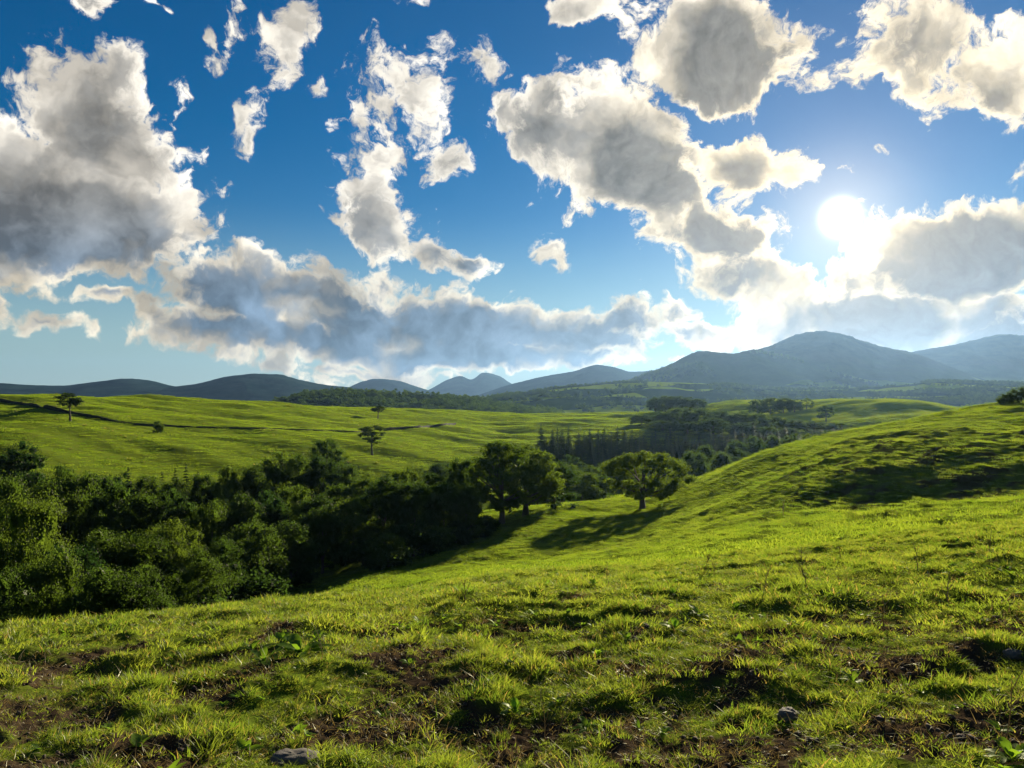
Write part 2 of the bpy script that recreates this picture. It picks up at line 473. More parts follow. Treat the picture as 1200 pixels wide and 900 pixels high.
M_TUSSOCK = leaf_material('tussock_blades', (0.035, 0.065, 0.010), (0.09, 0.12, 0.016), 0.5, 2.4, 0.03, ((0.24, 0.19, 0.08), 0.15), 0.5)
M_STRAW = leaf_material('dry_grass', (0.16, 0.11, 0.05), (0.30, 0.23, 0.11), 0.35, 1.2, 0.05, None, 0.8)
M_DOCK = leaf_material('dock_leaf', (0.06, 0.12, 0.012), (0.10, 0.17, 0.015), 0.55, 2.6, 0.02, None, 0.8)
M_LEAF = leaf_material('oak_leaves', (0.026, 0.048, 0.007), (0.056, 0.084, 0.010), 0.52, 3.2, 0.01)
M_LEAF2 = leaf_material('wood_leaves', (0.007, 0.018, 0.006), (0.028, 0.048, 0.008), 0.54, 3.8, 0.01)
M_LEAF3 = leaf_material('ash_leaves', (0.018, 0.037, 0.007), (0.044, 0.068, 0.010), 0.54, 3.5, 0.01)
M_CONIF = leaf_material('conifer_needles', (0.016, 0.034, 0.012), (0.042, 0.066, 0.016), 0.4, 2.2, 0.01)

def bark_material():
    m, g = new_mat('bark')
    geo = g.n('ShaderNodeNewGeometry')
    nz = g.noise(geo.outputs['Position'], 3.0, 5, 0.6)
    col = g.mix(nz, (0.030, 0.022, 0.015), (0.10, 0.08, 0.06))
    p = g.n('ShaderNodeBsdfPrincipled'); g.link(col, p.inputs['Base Color']); p.inputs['Roughness'].default_value = 0.9
    b = g.n('ShaderNodeBump'); b.inputs['Strength'].default_value = 0.6; g.link(nz, b.inputs['Height']); g.link(b.outputs[0], p.inputs['Normal'])
    finish(g, p.outputs[0]); return m
M_BARK = bark_material()

def ground_material():
    m, g = new_mat('pasture_ground')
    geo = g.n('ShaderNodeNewGeometry'); pos = geo.outputs['Position']
    at = g.n('ShaderNodeAttribute', attribute_name='dirt')
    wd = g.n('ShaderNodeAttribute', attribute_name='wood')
    big = g.noise(pos, 0.018, 4, 0.55); mid = g.noise(pos, 0.22, 5, 0.6); fin = g.noise(pos, 7.0, 5, 0.65)
    col = g.mix(g.mapr(big, 0.35, 0.65), (0.050, 0.090, 0.009), (0.090, 0.120, 0.012))
    col = g.mix(g.mapr(mid, 0.42, 0.75), col, (0.065, 0.075, 0.014))
    col = g.mix(g.mapr(fin, 0.3, 0.7, 0.0, 0.7), col, (0.040, 0.036, 0.014))
    soil = g.mix(g.noise(pos, 11.0, 6, 0.7), (0.020, 0.014, 0.009), (0.066, 0.048, 0.031))
    col = g.mix(at.outputs['Fac'], col, soil)
    lf = g.n('ShaderNodeAttribute', attribute_name='lit_field')
    col = g.mix(lf.outputs['Fac'], col, (0.26, 0.29, 0.035))  # sunlight on the bright field, painted as a lighter base colour
    col = g.mix(wd.outputs['Fac'], col, (0.03, 0.035, 0.012))  # woodland floor, with the shade under the trees put into its dark colour
    p = g.n('ShaderNodeBsdfPrincipled'); g.link(col, p.inputs['Base Color']); p.inputs['Roughness'].default_value = 0.95
    p.inputs['Specular IOR Level'].default_value = 0.0
    shw = g.math('MULTIPLY', g.math('SUBTRACT', 1.0, at.outputs['Fac']), 0.22)
    g.link(shw, p.inputs['Sheen Weight']); p.inputs['Sheen Roughness'].default_value = 0.55
    p.inputs['Sheen Tint'].default_value = (0.36, 0.50, 0.03, 1)
    b = g.n('ShaderNodeBump'); b.inputs['Strength'].default_value = 0.7; b.inputs['Distance'].default_value = 0.05
    g.link(fin, b.inputs['Height'])
    b2 = g.n('ShaderNodeBump'); b2.inputs['Strength'].default_value = 0.5; b2.inputs['Distance'].default_value = 0.8
    g.link(mid, b2.inputs['Height']); g.link(b.outputs[0], b2.inputs['Normal'])
    g.link(b2.outputs[0], p.inputs['Normal'])
    finish(g, p.outputs[0]); return m
M_GROUND = ground_material()

def hill_material(name, ca, cb, field=0.0, cf=(0.16, 0.20, 0.03), scale=0.004, sheen=0.25, green=False):
    m, g = new_mat(name)
    geo = g.n('ShaderNodeNewGeometry'); pos = geo.outputs['Position']
    a = g.noise(pos, scale, 6, 0.6); b = g.noise(pos, scale * 9, 5, 0.65)
    col = g.mix(g.mapr(g.math('ADD', g.math('MULTIPLY', a, 0.65), g.math('MULTIPLY', b, 0.35)), 0.38, 0.62), ca, cb)
    if field > 0:
        mp = g.n('ShaderNodeMapping'); g.link(pos, mp.inputs['Vector']); mp.inputs['Scale'].default_value = (0.0035, 0.0075, 0.0)
        v = g.n('ShaderNodeTexVoronoi'); v.inputs['Scale'].default_value = 1.0; g.link(mp.outputs[0], v.inputs['Vector'])
        sp = g.n('ShaderNodeSeparateXYZ'); g.link(v.outputs['Color'], sp.inputs[0])
        z = g.n('ShaderNodeSeparateXYZ'); g.link(pos, z.inputs[0])
        lowz = g.mapr(z.outputs[2], 90.0, 20.0)
        f = g.math('MULTIPLY', g.mapr(sp.outputs[0], 0.90 - field * 0.2, 0.93 - field * 0.2), lowz)
        col = g.mix(f, col, cf)
    if green:
        zz = g.n('ShaderNodeSeparateXYZ'); g.link(pos, zz.inputs[0])
        h_ = g.math('MULTIPLY_ADD', g.math('SUBTRACT', a, 0.5), 160.0, zz.outputs[2])
        col = g.mix(g.mapr(h_, 190.0, 60.0), col, g.mix(b, (0.035, 0.065, 0.010), (0.075, 0.11, 0.014)))
        if field > 0: col = g.mix(f, col, cf)
    p = g.n('ShaderNodeBsdfPrincipled'); g.link(col, p.inputs['Base Color']); p.inputs['Roughness'].default_value = 1.0
    p.inputs['Specular IOR Level'].default_value = 0.0
    p.inputs['Sheen Weight'].default_value = sheen; p.inputs['Sheen Roughness'].default_value = 0.6
    p.inputs['Sheen Tint'].default_value = (0.4, 0.5, 0.1, 1)
    bp = g.n('ShaderNodeBump'); bp.inputs['Strength'].default_value = 0.8; bp.inputs['Distance'].default_value = 4.0
    g.link(b, bp.inputs['Height']); g.link(bp.outputs[0], p.inputs['Normal'])
    finish(g, p.outputs[0]); return m

# ------------------------------------------------------------------ ground sheet
def build_ground():
    d_az = np.radians(np.linspace(-38, 38, 560))
    rest = np.radians(np.linspace(38, 322, 72)[1:-1])
    az = np.concatenate([d_az, rest])
    r = np.concatenate([[0.25, 0.8, 1.5, 2.2, 3.0], np.exp(np.linspace(math.log(3.4), math.log(60), 330)),
                        np.exp(np.linspace(math.log(60.4), math.log(215), 290)), np.exp(np.linspace(math.log(217), math.log(900), 140)), np.exp(np.linspace(math.log(930), math.log(10000), 30))])
    A, R = np.meshgrid(az, r, indexing='ij')
    X = R * np.sin(A); Y = R * np.cos(A)
    Zz = height(X, Y)
    dirt = dirt_mask(X, Y)
    Zz = Zz + dirt * (R < 30) * (-0.035 + 0.03 * fbm(X, Y, 0.2, 3, 0.6, 41))
    azd = np.degrees(A)
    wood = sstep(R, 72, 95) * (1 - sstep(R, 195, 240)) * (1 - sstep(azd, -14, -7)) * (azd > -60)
    wood = np.maximum(wood, sstep(R, 225, 280) * (1 - sstep(R, 470, 560)) * sstep(azd, 0.5, 4) * (1 - sstep(azd, 21, 26)))  # shaded valley floor round the plantation, painted darker
    lit_field = lit_field_mask(X, Y)
    V = np.stack([X, Y, Zz], -1).reshape(-1, 3)
    Fq = grid_faces(len(az), len(r), wrap=True)[:, ::-1]
    V = np.concatenate([V, [[0, 0, -1.75]]])
    c = len(V) - 1; n = len(az); nr = len(r)
    i = np.arange(n)
    Ft = np.stack([np.full(n, c), ((i + 1) % n) * nr, i * nr], -1)
    me = mesh_np('ground', V, [Fq, Ft], M_GROUND, True, {'dirt': np.append(dirt.ravel(), 0), 'wood': np.append(wood.ravel(), 0), 'lit_field': np.append(lit_field.ravel(), 0)})
    tag(link(bpy.data.objects.new('ground', me)), kind='structure')
build_ground()

# ------------------------------------------------------------------ far hills
def build_hill(pts, dist, front, back, mat, zb=-46.0, rough=0.15, n=220, seed=1):
    px = np.linspace(pts[0][0], pts[-1][0], n)
    py = pchip([p[0] for p in pts], [p[1] for p in pts], px)
    tf = np.concatenate([np.linspace(0, 1, 46), 1 + np.linspace(0, 1, 14)[1:]])
    U = ((px - CX) / F)[:, None]
    Yd = np.where(tf <= 1, dist - front * (1 - tf), dist + back * (tf - 1))[None, :] + 0 * U
    crest = dist * (HZ - py) / F
    H = np.maximum(crest - zb, 0)[:, None]
    s = np.where(tf <= 1, np.sin(tf * np.pi / 2) ** 1.35, np.cos((tf - 1) * np.pi / 2) ** 1.2)[None, :]
    X = U * Yd
    ridg = 1 - np.abs(fbm(X, Yd * 0.55, dist * 0.09, 4, 0.5, seed))
    w = np.sin(np.clip(tf / 1.0, 0, 1) * np.pi)[None, :] ** 0.8 * (tf <= 1)[None, :]
    Zh = zb + H * s + H * rough * (ridg - 0.72) * w + H * 0.014 * fbm(X, Yd, dist * 0.008, 3, 0.6, seed + 3) * s
    V = np.stack([X, Yd, Zh], -1).reshape(-1, 3)
    me = mesh_np('hill', V, grid_faces(n, len(tf))[:, ::-1], mat, True)
    tag(link(bpy.data.objects.new('hill', me)), kind='structure')
    return V.reshape(n, len(tf), 3)[:, :46]
M_HFAR = hill_material('hill_far', (0.008, 0.026, 0.030), (0.022, 0.046, 0.042), sheen=0.0)  # blue of the distant haze partly put into the hill colour
M_HDARK = hill_material('hill_wooded', (0.006, 0.014, 0.008), (0.016, 0.028, 0.012), scale=0.012, sheen=0.0)
M_HMOUNT = hill_material('hill_heather', (0.024, 0.030, 0.014), (0.060, 0.064, 0.024), 0.7, (0.20, 0.26, 0.015), scale=0.003, sheen=0.0, green=True)
M_HGREEN = hill_material('hill_fields', (0.010, 0.030, 0.005), (0.030, 0.056, 0.008), 1.0, (0.20, 0.27, 0.015), sheen=0.0)
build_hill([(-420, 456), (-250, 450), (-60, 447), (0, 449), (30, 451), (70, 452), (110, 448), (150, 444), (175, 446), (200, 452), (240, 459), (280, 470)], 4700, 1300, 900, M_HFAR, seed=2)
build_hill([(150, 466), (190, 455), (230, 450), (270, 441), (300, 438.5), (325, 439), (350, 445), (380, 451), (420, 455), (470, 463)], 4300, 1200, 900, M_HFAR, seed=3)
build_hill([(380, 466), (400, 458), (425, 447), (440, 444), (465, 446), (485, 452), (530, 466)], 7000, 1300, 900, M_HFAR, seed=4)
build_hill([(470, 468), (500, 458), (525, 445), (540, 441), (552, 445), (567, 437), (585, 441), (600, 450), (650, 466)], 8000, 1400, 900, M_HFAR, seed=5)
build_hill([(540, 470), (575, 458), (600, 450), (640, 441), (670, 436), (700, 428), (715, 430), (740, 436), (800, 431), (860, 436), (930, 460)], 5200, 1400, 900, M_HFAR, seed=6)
HILL_GREEN = build_hill([(640, 470), (700, 452), (740, 444), (780, 430), (825, 412), (860, 415), (885, 411), (930, 421), (1000, 440), (1080, 462)], 3300, 1100, 700, M_HMOUNT, seed=7)
build_hill([(800, 465), (845, 440), (880, 415), (905, 405), (935, 393), (965, 390), (985, 393), (1010, 400), (1040, 408), (1070, 415), (1100, 425), (1140, 440), (1200, 462)], 3900, 1200, 800, M_HMOUNT, seed=8)
build_hill([(940, 460), (1000, 436), (1060, 415), (1100, 408), (1140, 400), (1170, 394), (1200, 393), (1260, 388), (1400, 398), (1600, 420), (1800, 455)], 5000, 1500, 900, M_HMOUNT, seed=9)
HILL_WOOD = build_hill([(300, 482), (335, 471), (355, 466), (400, 463), (450, 464), (500, 467), (540, 470), (600, 477), (660, 488)], 1500, 380, 350, M_HDARK, zb=-44, seed=10)
HILL_FIELDS = build_hill([(480, 480), (560, 466), (640, 457), (700, 451), (760, 448), (830, 450), (880, 454), (950, 457), (1050, 452), (1100, 448), (1150, 449), (1250, 453), (1400, 471)], 2300, 900, 500, M_HGREEN, zb=-44, rough=0.14, seed=11)

# ------------------------------------------------------------------ grass: clumps of blades set on the turf
def blades(n, rad, h0, h1, w0, w1, seed, segs=3, lean=0.5, clumped=True):
    R = np.random.default_rng(seed)
    V = []; Q = []; T = []
    for i in range(n):
        a = R.uniform(0, 2 * np.pi); rr = rad * (R.random() ** 0.7 if clumped else R.random() ** 0.5)
        bx, by = rr * math.cos(a), rr * math.sin(a)
        h = R.uniform(h0, h1) * (1.0 - 0.45 * rr / rad); w = R.uniform(w0, w1)
        la = a + R.normal(0, 0.9); le = h * abs(R.normal(lean, 0.3))
        tw = R.uniform(0, np.pi); tx, ty = math.cos(tw) * w / 2, math.sin(tw) * w / 2
        b0 = len(V)
        for s in range(segs):
            t = s / segs
            ox = bx + math.cos(la) * le * t * t; oy = by + math.sin(la) * le * t * t
            oz = h * (t - 0.25 * t * t * min(le / h, 1.2)) - 0.012
            k = 1 - 0.55 * t * t
            V.append((ox - tx * k, oy - ty * k, oz)); V.append((ox + tx * k, oy + ty * k, oz))
        V.append((bx + math.cos(la) * le, by + math.sin(la) * le, h * (1 - 0.3 * min(le / h, 1.2))))
        for s in range(segs - 1):
            q = b0 + 2 * s; Q.append((q, q + 1, q + 3, q + 2))
        q = b0 + 2 * (segs - 1); T.append((q, q + 1, q + 2))
    fs = []
    if Q: fs.append(np.array(Q))
    fs.append(np.array(T))
    return np.array(V), fs

def clump_collection(name, meshes):
    c = bpy.data.collections.new(name)
    for i, me in enumerate(meshes):
        o = bpy.data.objects.new(name + '_%02d' % i, me); c.objects.link(o)
    return c
def scatter_object(name, pts, rot, scl, idx, coll):
    me = bpy.data.meshes.new(name)
    me.vertices.add(len(pts)); me.vertices.foreach_set('co', np.asarray(pts, np.float32).ravel())
    a = me.attributes.new('rot', 'FLOAT_VECTOR', 'POINT'); a.data.foreach_set('vector', np.asarray(rot, np.float32).ravel())
    a = me.attributes.new('scl', 'FLOAT_VECTOR', 'POINT'); a.data.foreach_set('vector', np.asarray(scl, np.float32).ravel())
    a = me.attributes.new('idx', 'INT', 'POINT'); a.data.foreach_set('value', np.asarray(idx, np.int32))
    me.update()
    o = link(bpy.data.objects.new(name, me))
    ng = bpy.data.node_groups.new(name, 'GeometryNodeTree')
    ng.interface.new_socket('Geometry', in_out='INPUT', socket_type='NodeSocketGeometry')
    ng.interface.new_socket('Geometry', in_out='OUTPUT', socket_type='NodeSocketGeometry')
    N = ng.nodes; L = ng.links
    gi = N.new('NodeGroupInput'); go = N.new('NodeGroupOutput')
    ip = N.new('GeometryNodeInstanceOnPoints')
    ci = N.new('GeometryNodeCollectionInfo'); ci.inputs['Collection'].default_value = coll
    ci.inputs['Separate Children'].default_value = True; ci.inputs['Reset Children'].default_value = True
    def na(nm, dt):
        q = N.new('GeometryNodeInputNamedAttribute'); q.data_type = dt; q.inputs['Name'].default_value = nm
        return [s for s in q.outputs if s.enabled and s.name == 'Attribute'][0]
    L.new(gi.outputs[0], ip.inputs['Points']); L.new(ci.outputs[0], ip.inputs['Instance'])
    ip.inputs['Pick Instance'].default_value = True
    L.new(na('idx', 'INT'), ip.inputs['Instance Index'])
    L.new(na('rot', 'FLOAT_VECTOR'), ip.inputs['Rotation']); L.new(na('scl', 'FLOAT_VECTOR'), ip.inputs['Scale'])
    L.new(ip.outputs[0], go.inputs[0])
    md = o.modifiers.new('scatter', 'NODES'); md.node_group = ng
    return o

def fan_points(r0, r1, per_m2, az0=-39.0, az1=39.0, falloff=None):
    a0, a1 = math.radians(az0), math.radians(az1)
    n = int((a1 - a0) / 2 * (r1 ** 2 - r0 ** 2) * per_m2)
    r = np.sqrt(rng.uniform(r0 ** 2, r1 ** 2, n)); a = rng.uniform(a0, a1, n)
    return r * np.sin(a), r * np.cos(a), r

def scatter_grass(name, r0, r1, per_m2, coll, nvar, s0, s1, label, keep, tall=None, tilt=0.12):
    x, y, r = fan_points(r0, r1, per_m2)
    k = rng.random(len(x)) < keep(x, y, r)
    x, y, r = x[k], y[k], r[k]
    z = height(x, y)
    vig = 0.75 + 0.5 * sstep(fbm(x, y, 1.6 if r1 < 60 else 12, 3, 0.5, 21), -0.4, 0.5)
    s = rng.uniform(s0, s1, len(x)) * vig
    hz = s * (tall(x, y) if tall else 1.0)
    rot = np.stack([rng.normal(0, tilt, len(x)), rng.normal(0, tilt, len(x)), rng.uniform(0, 6.283, len(x))], -1)
    o = scatter_object(name, np.stack([x, y, z], -1), rot, np.stack([s, s, hz], -1), rng.integers(0, nvar, len(x)), coll)
    tag(o, label, 'grass', kind='stuff')
    return o

near_m = [mesh_np('clump_near', *blades(34, 0.11, 0.035, 0.13, 0.004, 0.009, 100 + i, lean=1.0), M_GRASS, True) for i in range(7)]
mid_m = [mesh_np('clump_mid', *blades(64, 0.25, 0.04, 0.13, 0.007, 0.015, 120 + i, lean=1.0), M_GRASS, True) for i in range(6)]
far_m = [mesh_np('clump_far', *blades(90, 0.85, 0.07, 0.18, 0.025, 0.05, 140 + i, segs=1, clumped=False), M_GRASS_FAR) for i in range(5)]
xfar_m = [mesh_np('clump_distant', *blades(70, 2.6, 0.16, 0.34, 0.12, 0.22, 160 + i, segs=1, clumped=False), M_GRASS_DIST) for i in range(4)]
c_near = clump_collection('near_clumps', near_m); c_mid = clump_collection('mid_clumps', mid_m)
c_far = clump_collection('far_clumps', far_m); c_xfar = clump_collection('distant_clumps', xfar_m)
def keep_near(x, y, r):
    return np.clip(1.02 - 0.95 * dirt_mask(x, y), 0.12, 1) * (0.24 + 0.22 * sstep(r, 8, 14) + (0.76 - 0.22 * sstep(r, 8, 14)) * sstep(fbm(x, y, 0.42, 3, 0.55, 22), -0.3, 0.25))
def tall_near(x, y):
    return 0.45 + 1.0 * sstep(fbm(x, y, 0.85, 3, 0.5, 4), -0.15, 0.75)
n1_ = scatter_grass('near_grass', 3.2, 10.5, 230, c_near, 7, 0.55, 1.15, 'short uneven pasture grass between bare soil patches', keep_near, tall_near, 0.2)
n2_ = scatter_grass('brow_grass', 9.5, 36, 42, c_mid, 6, 0.55, 1.15, 'bright backlit pasture grass along the near brow', keep_near, tall_near, 0.2)
tus_m = [mesh_np('tussock', *blades(110, 0.20, 0.16, 0.36, 0.006, 0.012, 180 + i, lean=0.75), M_TUSSOCK, True) for i in range(4)]
c_tus = clump_collection('tussock_clumps', tus_m)
scatter_grass('tussock_grass', 4.5, 42, 0.5, c_tus, 4, 0.4, 0.85, 'darker tussocks of coarse grass dotted over the pasture', lambda x, y, r: 0.25 + 0.75 * sstep(fbm(x, y, 5, 2, 0.5, 31), -0.1, 0.4), None, 0.15)
scatter_grass('slope_tussocks', 40, 200, 0.13, c_tus, 4, 1.0, 2.2, 'dark tussocks dotted over the middle slope', lambda x, y, r: 0.15 + 0.85 * sstep(fbm(x, y, 11, 3, 0.5, 33), 0.0, 0.4), None, 0.1)
c_rush = clump_collection('rush_clumps', [mesh_np('rush', *blades(60, 0.9, 0.4, 0.8, 0.08, 0.16, 190 + i, segs=1), M_TUSSOCK) for i in range(3)])
scatter_grass('pasture_rushes', 215, 640, 0.022, c_rush, 3, 0.6, 1.5, 'dark rushes in streaks on the far pasture', lambda x, y, r: sstep(fbm(x * 0.4, y, 26, 4, 0.55, 35), 0.05, 0.5), None, 0.05)
def keep_far(x, y, r):
    return np.clip(1 - 0.8 * bank_mask(x, y) * sstep(fbm(x, y, 5, 4, 0.6, 15), -0.1, 0.4), 0.05, 1) * (0.25 + 0.75 * sstep(fbm(x, y, 2.4, 3, 0.55, 23), -0.25, 0.25))
n3_ = scatter_grass('slope_grass', 32, 205, 2.7, c_far, 5, 0.6, 1.35, 'fine sunlit turf on the middle slope', keep_far)
def keep_x(x, y, r):
    az = np.degrees(np.arctan2(x, y))
    return np.where((r < 230) & (az < -8), 0.3, 1.0) * (1 - 0.6 * lit_field_mask(x, y))
n4_ = scatter_grass('distant_grass', 200, 760, 0.15, c_xfar, 4, 0.7, 1.2, 'grass of the rolling pasture across the valley', keep_x, None, 0.05)

# ------------------------------------------------------------------ trees
def tube(pts, rads, sides=7):
    pts = np.array(pts, float); V = []
    for i, p in enumerate(pts):
        d = pts[min(i + 1, len(pts) - 1)] - pts[max(i - 1, 0)]; d /= np.linalg.norm(d) + 1e-9
        a = np.cross(d, [0.31, 0.9, 0.2]); a /= np.linalg.norm(a) + 1e-9; b = np.cross(d, a)
        for k in range(sides):
            t = 2 * np.pi * k / sides
            V.append(p + rads[i] * (math.cos(t) * a + math.sin(t) * b))
    Fc = []
    for i in range(len(pts) - 1):
        for k in range(sides):
            k2 = (k + 1) % sides
            Fc.append((i * sides + k, i * sides + k2, (i + 1) * sides + k2, (i + 1) * sides + k))
    return np.array(V), np.array(Fc)
def merge(parts):
    V = []; Fc = []; o = 0
    for v, f in parts:
        V.append(v); Fc.append(f + o); o += len(v)
    return np.concatenate(V), np.concatenate(Fc)
def leaf_cards(C, Nrm, size, R):
    n = len(C)
    t = R.normal(size=(n, 3)); t -= (t * Nrm).sum(1, keepdims=True) * Nrm; t /= np.linalg.norm(t, axis=1, keepdims=True) + 1e-9
    b = np.cross(Nrm, t)
    L = size[:, None]; W = size[:, None] * R.uniform(0.45, 0.8, (n, 1))
    V = np.stack([C - t * L * 0.5, C + b * W * 0.5 + t * L * 0.05, C + t * L * 0.5, C - b * W * 0.5 - t * L * 0.05], 1).reshape(-1, 3)
    Q = np.arange(4 * n).reshape(n, 4)
    return V, Q
def make_tree(name, seed, h, w, crown_base, nblob, per, leaf, blob_r, mat, trunk_r, flat=0.75, limbs=8, inner=0.45, lean=0.0, skirt=False):
    R = np.random.default_rng(seed)
    zc = (h + crown_base) / 2; rz = (h - crown_base) / 2
    # crown lumps, on and just inside an uneven dome
    lob = R.uniform(0.78, 1.12, 9)
    cen = []; tries = 0
    while len(cen) < nblob and tries < 20000:
        tries += 1
        d = R.normal(size=3); d /= np.linalg.norm(d)
        k = inner + (1 - inner) * R.random() ** 0.45
        ang = (math.atan2(d[1], d[0]) / (2 * np.pi) + 0.5) * 8
        i = int(ang) % 8
        f = lob[i] * (1 - (ang - int(ang))) + lob[(i + 1) % 8] * (ang - int(ang))
        p = np.array([d[0] * w / 2 * k * f, d[1] * w / 2 * k * f, zc + d[2] * rz * k])
        if d[2] < 0 and skirt:
            hxy = math.hypot(d[0], d[1]) + 1e-6
            p[:2] *= (1 + (min(1 / hxy, 3.0) - 1) * 0.8)
        p[:2] *= 1 - 0.12 * max(0, (p[2] - zc) / rz)
        p[0] += lean * (p[2] - crown_base)
        if cen and np.min(np.linalg.norm(np.array(cen) - p, axis=1)) < blob_r * 0.55: continue
        cen.append(p)
    Cs = []; Ns = []; Ss = []
    for p in cen:
        br = blob_r * R.uniform(0.65, 1.25)
        n = int(per * (br / blob_r) ** 2)
        d = R.normal(size=(n, 3)); d /= np.linalg.norm(d, axis=1, keepdims=True)
        d[:, 2] = np.where(d[:, 2] < -0.3, -d[:, 2] * 0.6, d[:, 2])
        rr = br * (0.45 + 0.6 * R.random((n, 1)) ** 0.55)
        q = p + d * rr * np.array([1.1, 1.1, flat])
        Cs.append(q); Ns.append(d); Ss.append(R.uniform(0.6, 1.3, n) * leaf)
        m_ = 13                                     # the dense inside of each lump
        d = R.normal(size=(m_, 3)); d /= np.linalg.norm(d, axis=1, keepdims=True)
        Cs.append(p + d * br * 0.45 * R.random((m_, 1))); Ns.append(d); Ss.append(np.full(m_, br * 0.8))
    C = np.concatenate(Cs); N_ = np.concatenate(Ns) + R.normal(0, 0.55, (len(C), 3)); N_ /= np.linalg.norm(N_, axis=1, keepdims=True)
    V, Q = leaf_cards(C, N_, np.concatenate(Ss), R)
    crown = mesh_np(name + '_crown', V, Q, mat)
    # trunk and limbs
    parts = []
    top = np.array([lean * rz, 0, crown_base + (h - crown_base) * 0.62])
    tp = [np.array([0, 0, -0.6]), np.array([0, 0, 0.25])]
    for k in range(1, 6):
        t = k / 5
        tp.append(np.array([top[0] * t + R.normal(0, 0.06 * w / 10), R.normal(0, 0.06 * w / 10), 0.25 + (top[2] - 0.25) * t]))
    rad = [trunk_r * 1.7, trunk_r * 1.18] + [trunk_r * (1 - 0.17 * k) for k in range(1, 6)]
    parts.append(tube(tp, rad, 9))
    order = R.permutation(len(cen))[:limbs]
    for j in order:
        e = cen[j]; zs = crown_base * 0.75 + (min(e[2], top[2]) - crown_base * 0.75) * R.uniform(0.15, 0.55)
        t = np.clip((zs - 0.25) / (top[2] - 0.25), 0, 1)
        s = np.array([top[0] * t, 0, zs])
        mid = s + (e - s) * 0.5 + np.array([0, 0, -0.04 * np.linalg.norm(e - s)]) + R.normal(0, 0.04, 3) * w / 6
        r0 = trunk_r * 0.45
        parts.append(tube([s, s + (mid - s) * 0.5 + R.normal(0, 0.02, 3) * w / 6, mid, e], [r0, r0 * 0.8, r0 * 0.55, r0 * 0.15], 6))
    v, f = merge(parts)
    trunk = mesh_np(name + '_trunk', v, f, M_BARK, True)
    return trunk, crown, h, w
def make_conifer(name, seed, h=14.0, w=5.0):
    R = np.random.default_rng(seed)
    C = []; N_ = []; S = []
    V = []; Q = []
    nt = 17
    for k in range(nt):
        t = k / (nt - 1); z = 0.5 + (h - 0.9) * t
        rad = w / 2 * (1 - t) ** 0.7 + 0.25
        nb = max(5, int(11 * (1 - t * 0.6)))
        for j in range(nb):
            a = 2 * np.pi * (j + R.random()) / nb; L = rad * R.uniform(0.75, 1.15)
            dx, dy = math.cos(a), math.sin(a); wd = L * 0.26 + 0.12
            o = len(V); dz = -L * R.uniform(0.15, 0.4)
            z0 = z + R.normal(0, 0.15)
            for (s, ww) in ((0.05, 0.35), (0.55, 1.0)):
                V.append((dx * L * s - dy * wd * ww / 1, dy * L * s + dx * wd * ww, z0 + dz * s - 0.12 * ww)); V.append((dx * L * s + dy * wd * ww, dy * L * s - dx * wd * ww, z0 + dz * s - 0.12 * ww))
            V.append((dx * L, dy * L, z0 + dz * 0.8)); V.append((dx * L * 0.5, dy * L * 0.5, z0 + dz * 0.5 + 0.12)); V.append((0, 0, z0 + 0.1))
            Q += [(o, o + 6, o + 5, o + 2), (o + 6, o + 1, o + 3, o + 5), (o + 2, o + 5, o + 4, o + 4), (o + 5, o + 3, o + 4, o + 4)]
    Q = np.array(Q); q4 = Q[Q[:, 2] != Q[:, 3]]; q3 = Q[Q[:, 2] == Q[:, 3]][:, :3]
    V += [(0.16, 0, h - 1.0), (-0.08, 0.14, h - 1.0), (-0.08, -0.14, h - 1.0), (0, 0, h)]
    b = len(V) - 4
    q3 = np.concatenate([q3, [[b, b + 1, b + 3], [b + 1, b + 2, b + 3], [b + 2, b, b + 3]]])
    crown = mesh_np(name + '_crown', np.array(V), [q4, q3], M_CONIF)
    v, f = tube([(0, 0, -0.5), (0, 0, h * 0.5), (0, 0, h * 0.95)], [0.17, 0.10, 0.02], 6)
    return mesh_np(name + '_trunk', v, f, M_BARK, True), crown, h, w

PROTO = {}
PROTO['lone_oak'] = make_tree('lone_oak', 3, 12, 18.5, 2.1, 92, 190, 0.34, 1.75, M_LEAF, 0.55, 0.6, 18, 0.5)
PROTO['oak_a'] = make_tree('oak_a', 4, 14.5, 12, 2.6, 80, 190, 0.34, 1.65, M_LEAF, 0.5, 0.7, 14)
PROTO['oak_b'] = make_tree('oak_b', 7, 14, 13, 2.4, 82, 190, 0.34, 1.65, M_LEAF, 0.55, 0.7, 14)
WM = (M_LEAF2, M_LEAF3, M_LEAF2, M_LEAF2, M_LEAF3, M_LEAF2)
for i in range(6):
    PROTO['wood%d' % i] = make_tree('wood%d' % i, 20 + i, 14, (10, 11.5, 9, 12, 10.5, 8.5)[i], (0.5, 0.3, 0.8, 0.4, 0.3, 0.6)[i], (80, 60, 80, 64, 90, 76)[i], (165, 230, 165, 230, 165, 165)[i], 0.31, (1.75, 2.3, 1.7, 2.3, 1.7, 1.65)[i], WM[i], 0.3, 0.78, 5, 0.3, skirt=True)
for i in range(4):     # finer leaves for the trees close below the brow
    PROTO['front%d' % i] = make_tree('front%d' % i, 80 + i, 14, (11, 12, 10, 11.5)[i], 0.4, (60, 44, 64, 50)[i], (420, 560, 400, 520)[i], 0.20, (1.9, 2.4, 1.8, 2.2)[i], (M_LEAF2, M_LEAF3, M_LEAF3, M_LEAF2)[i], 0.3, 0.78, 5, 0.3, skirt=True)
for i in range(4):
    PROTO['field%d' % i] = make_tree('field%d' % i, 40 + i, 11, (10, 12, 9, 11)[i], (2.2, 1.2, 2.8, 0.4)[i], 38, 100, 0.5, 1.5, M_LEAF2, 0.35, 0.75, 8, skirt=True)
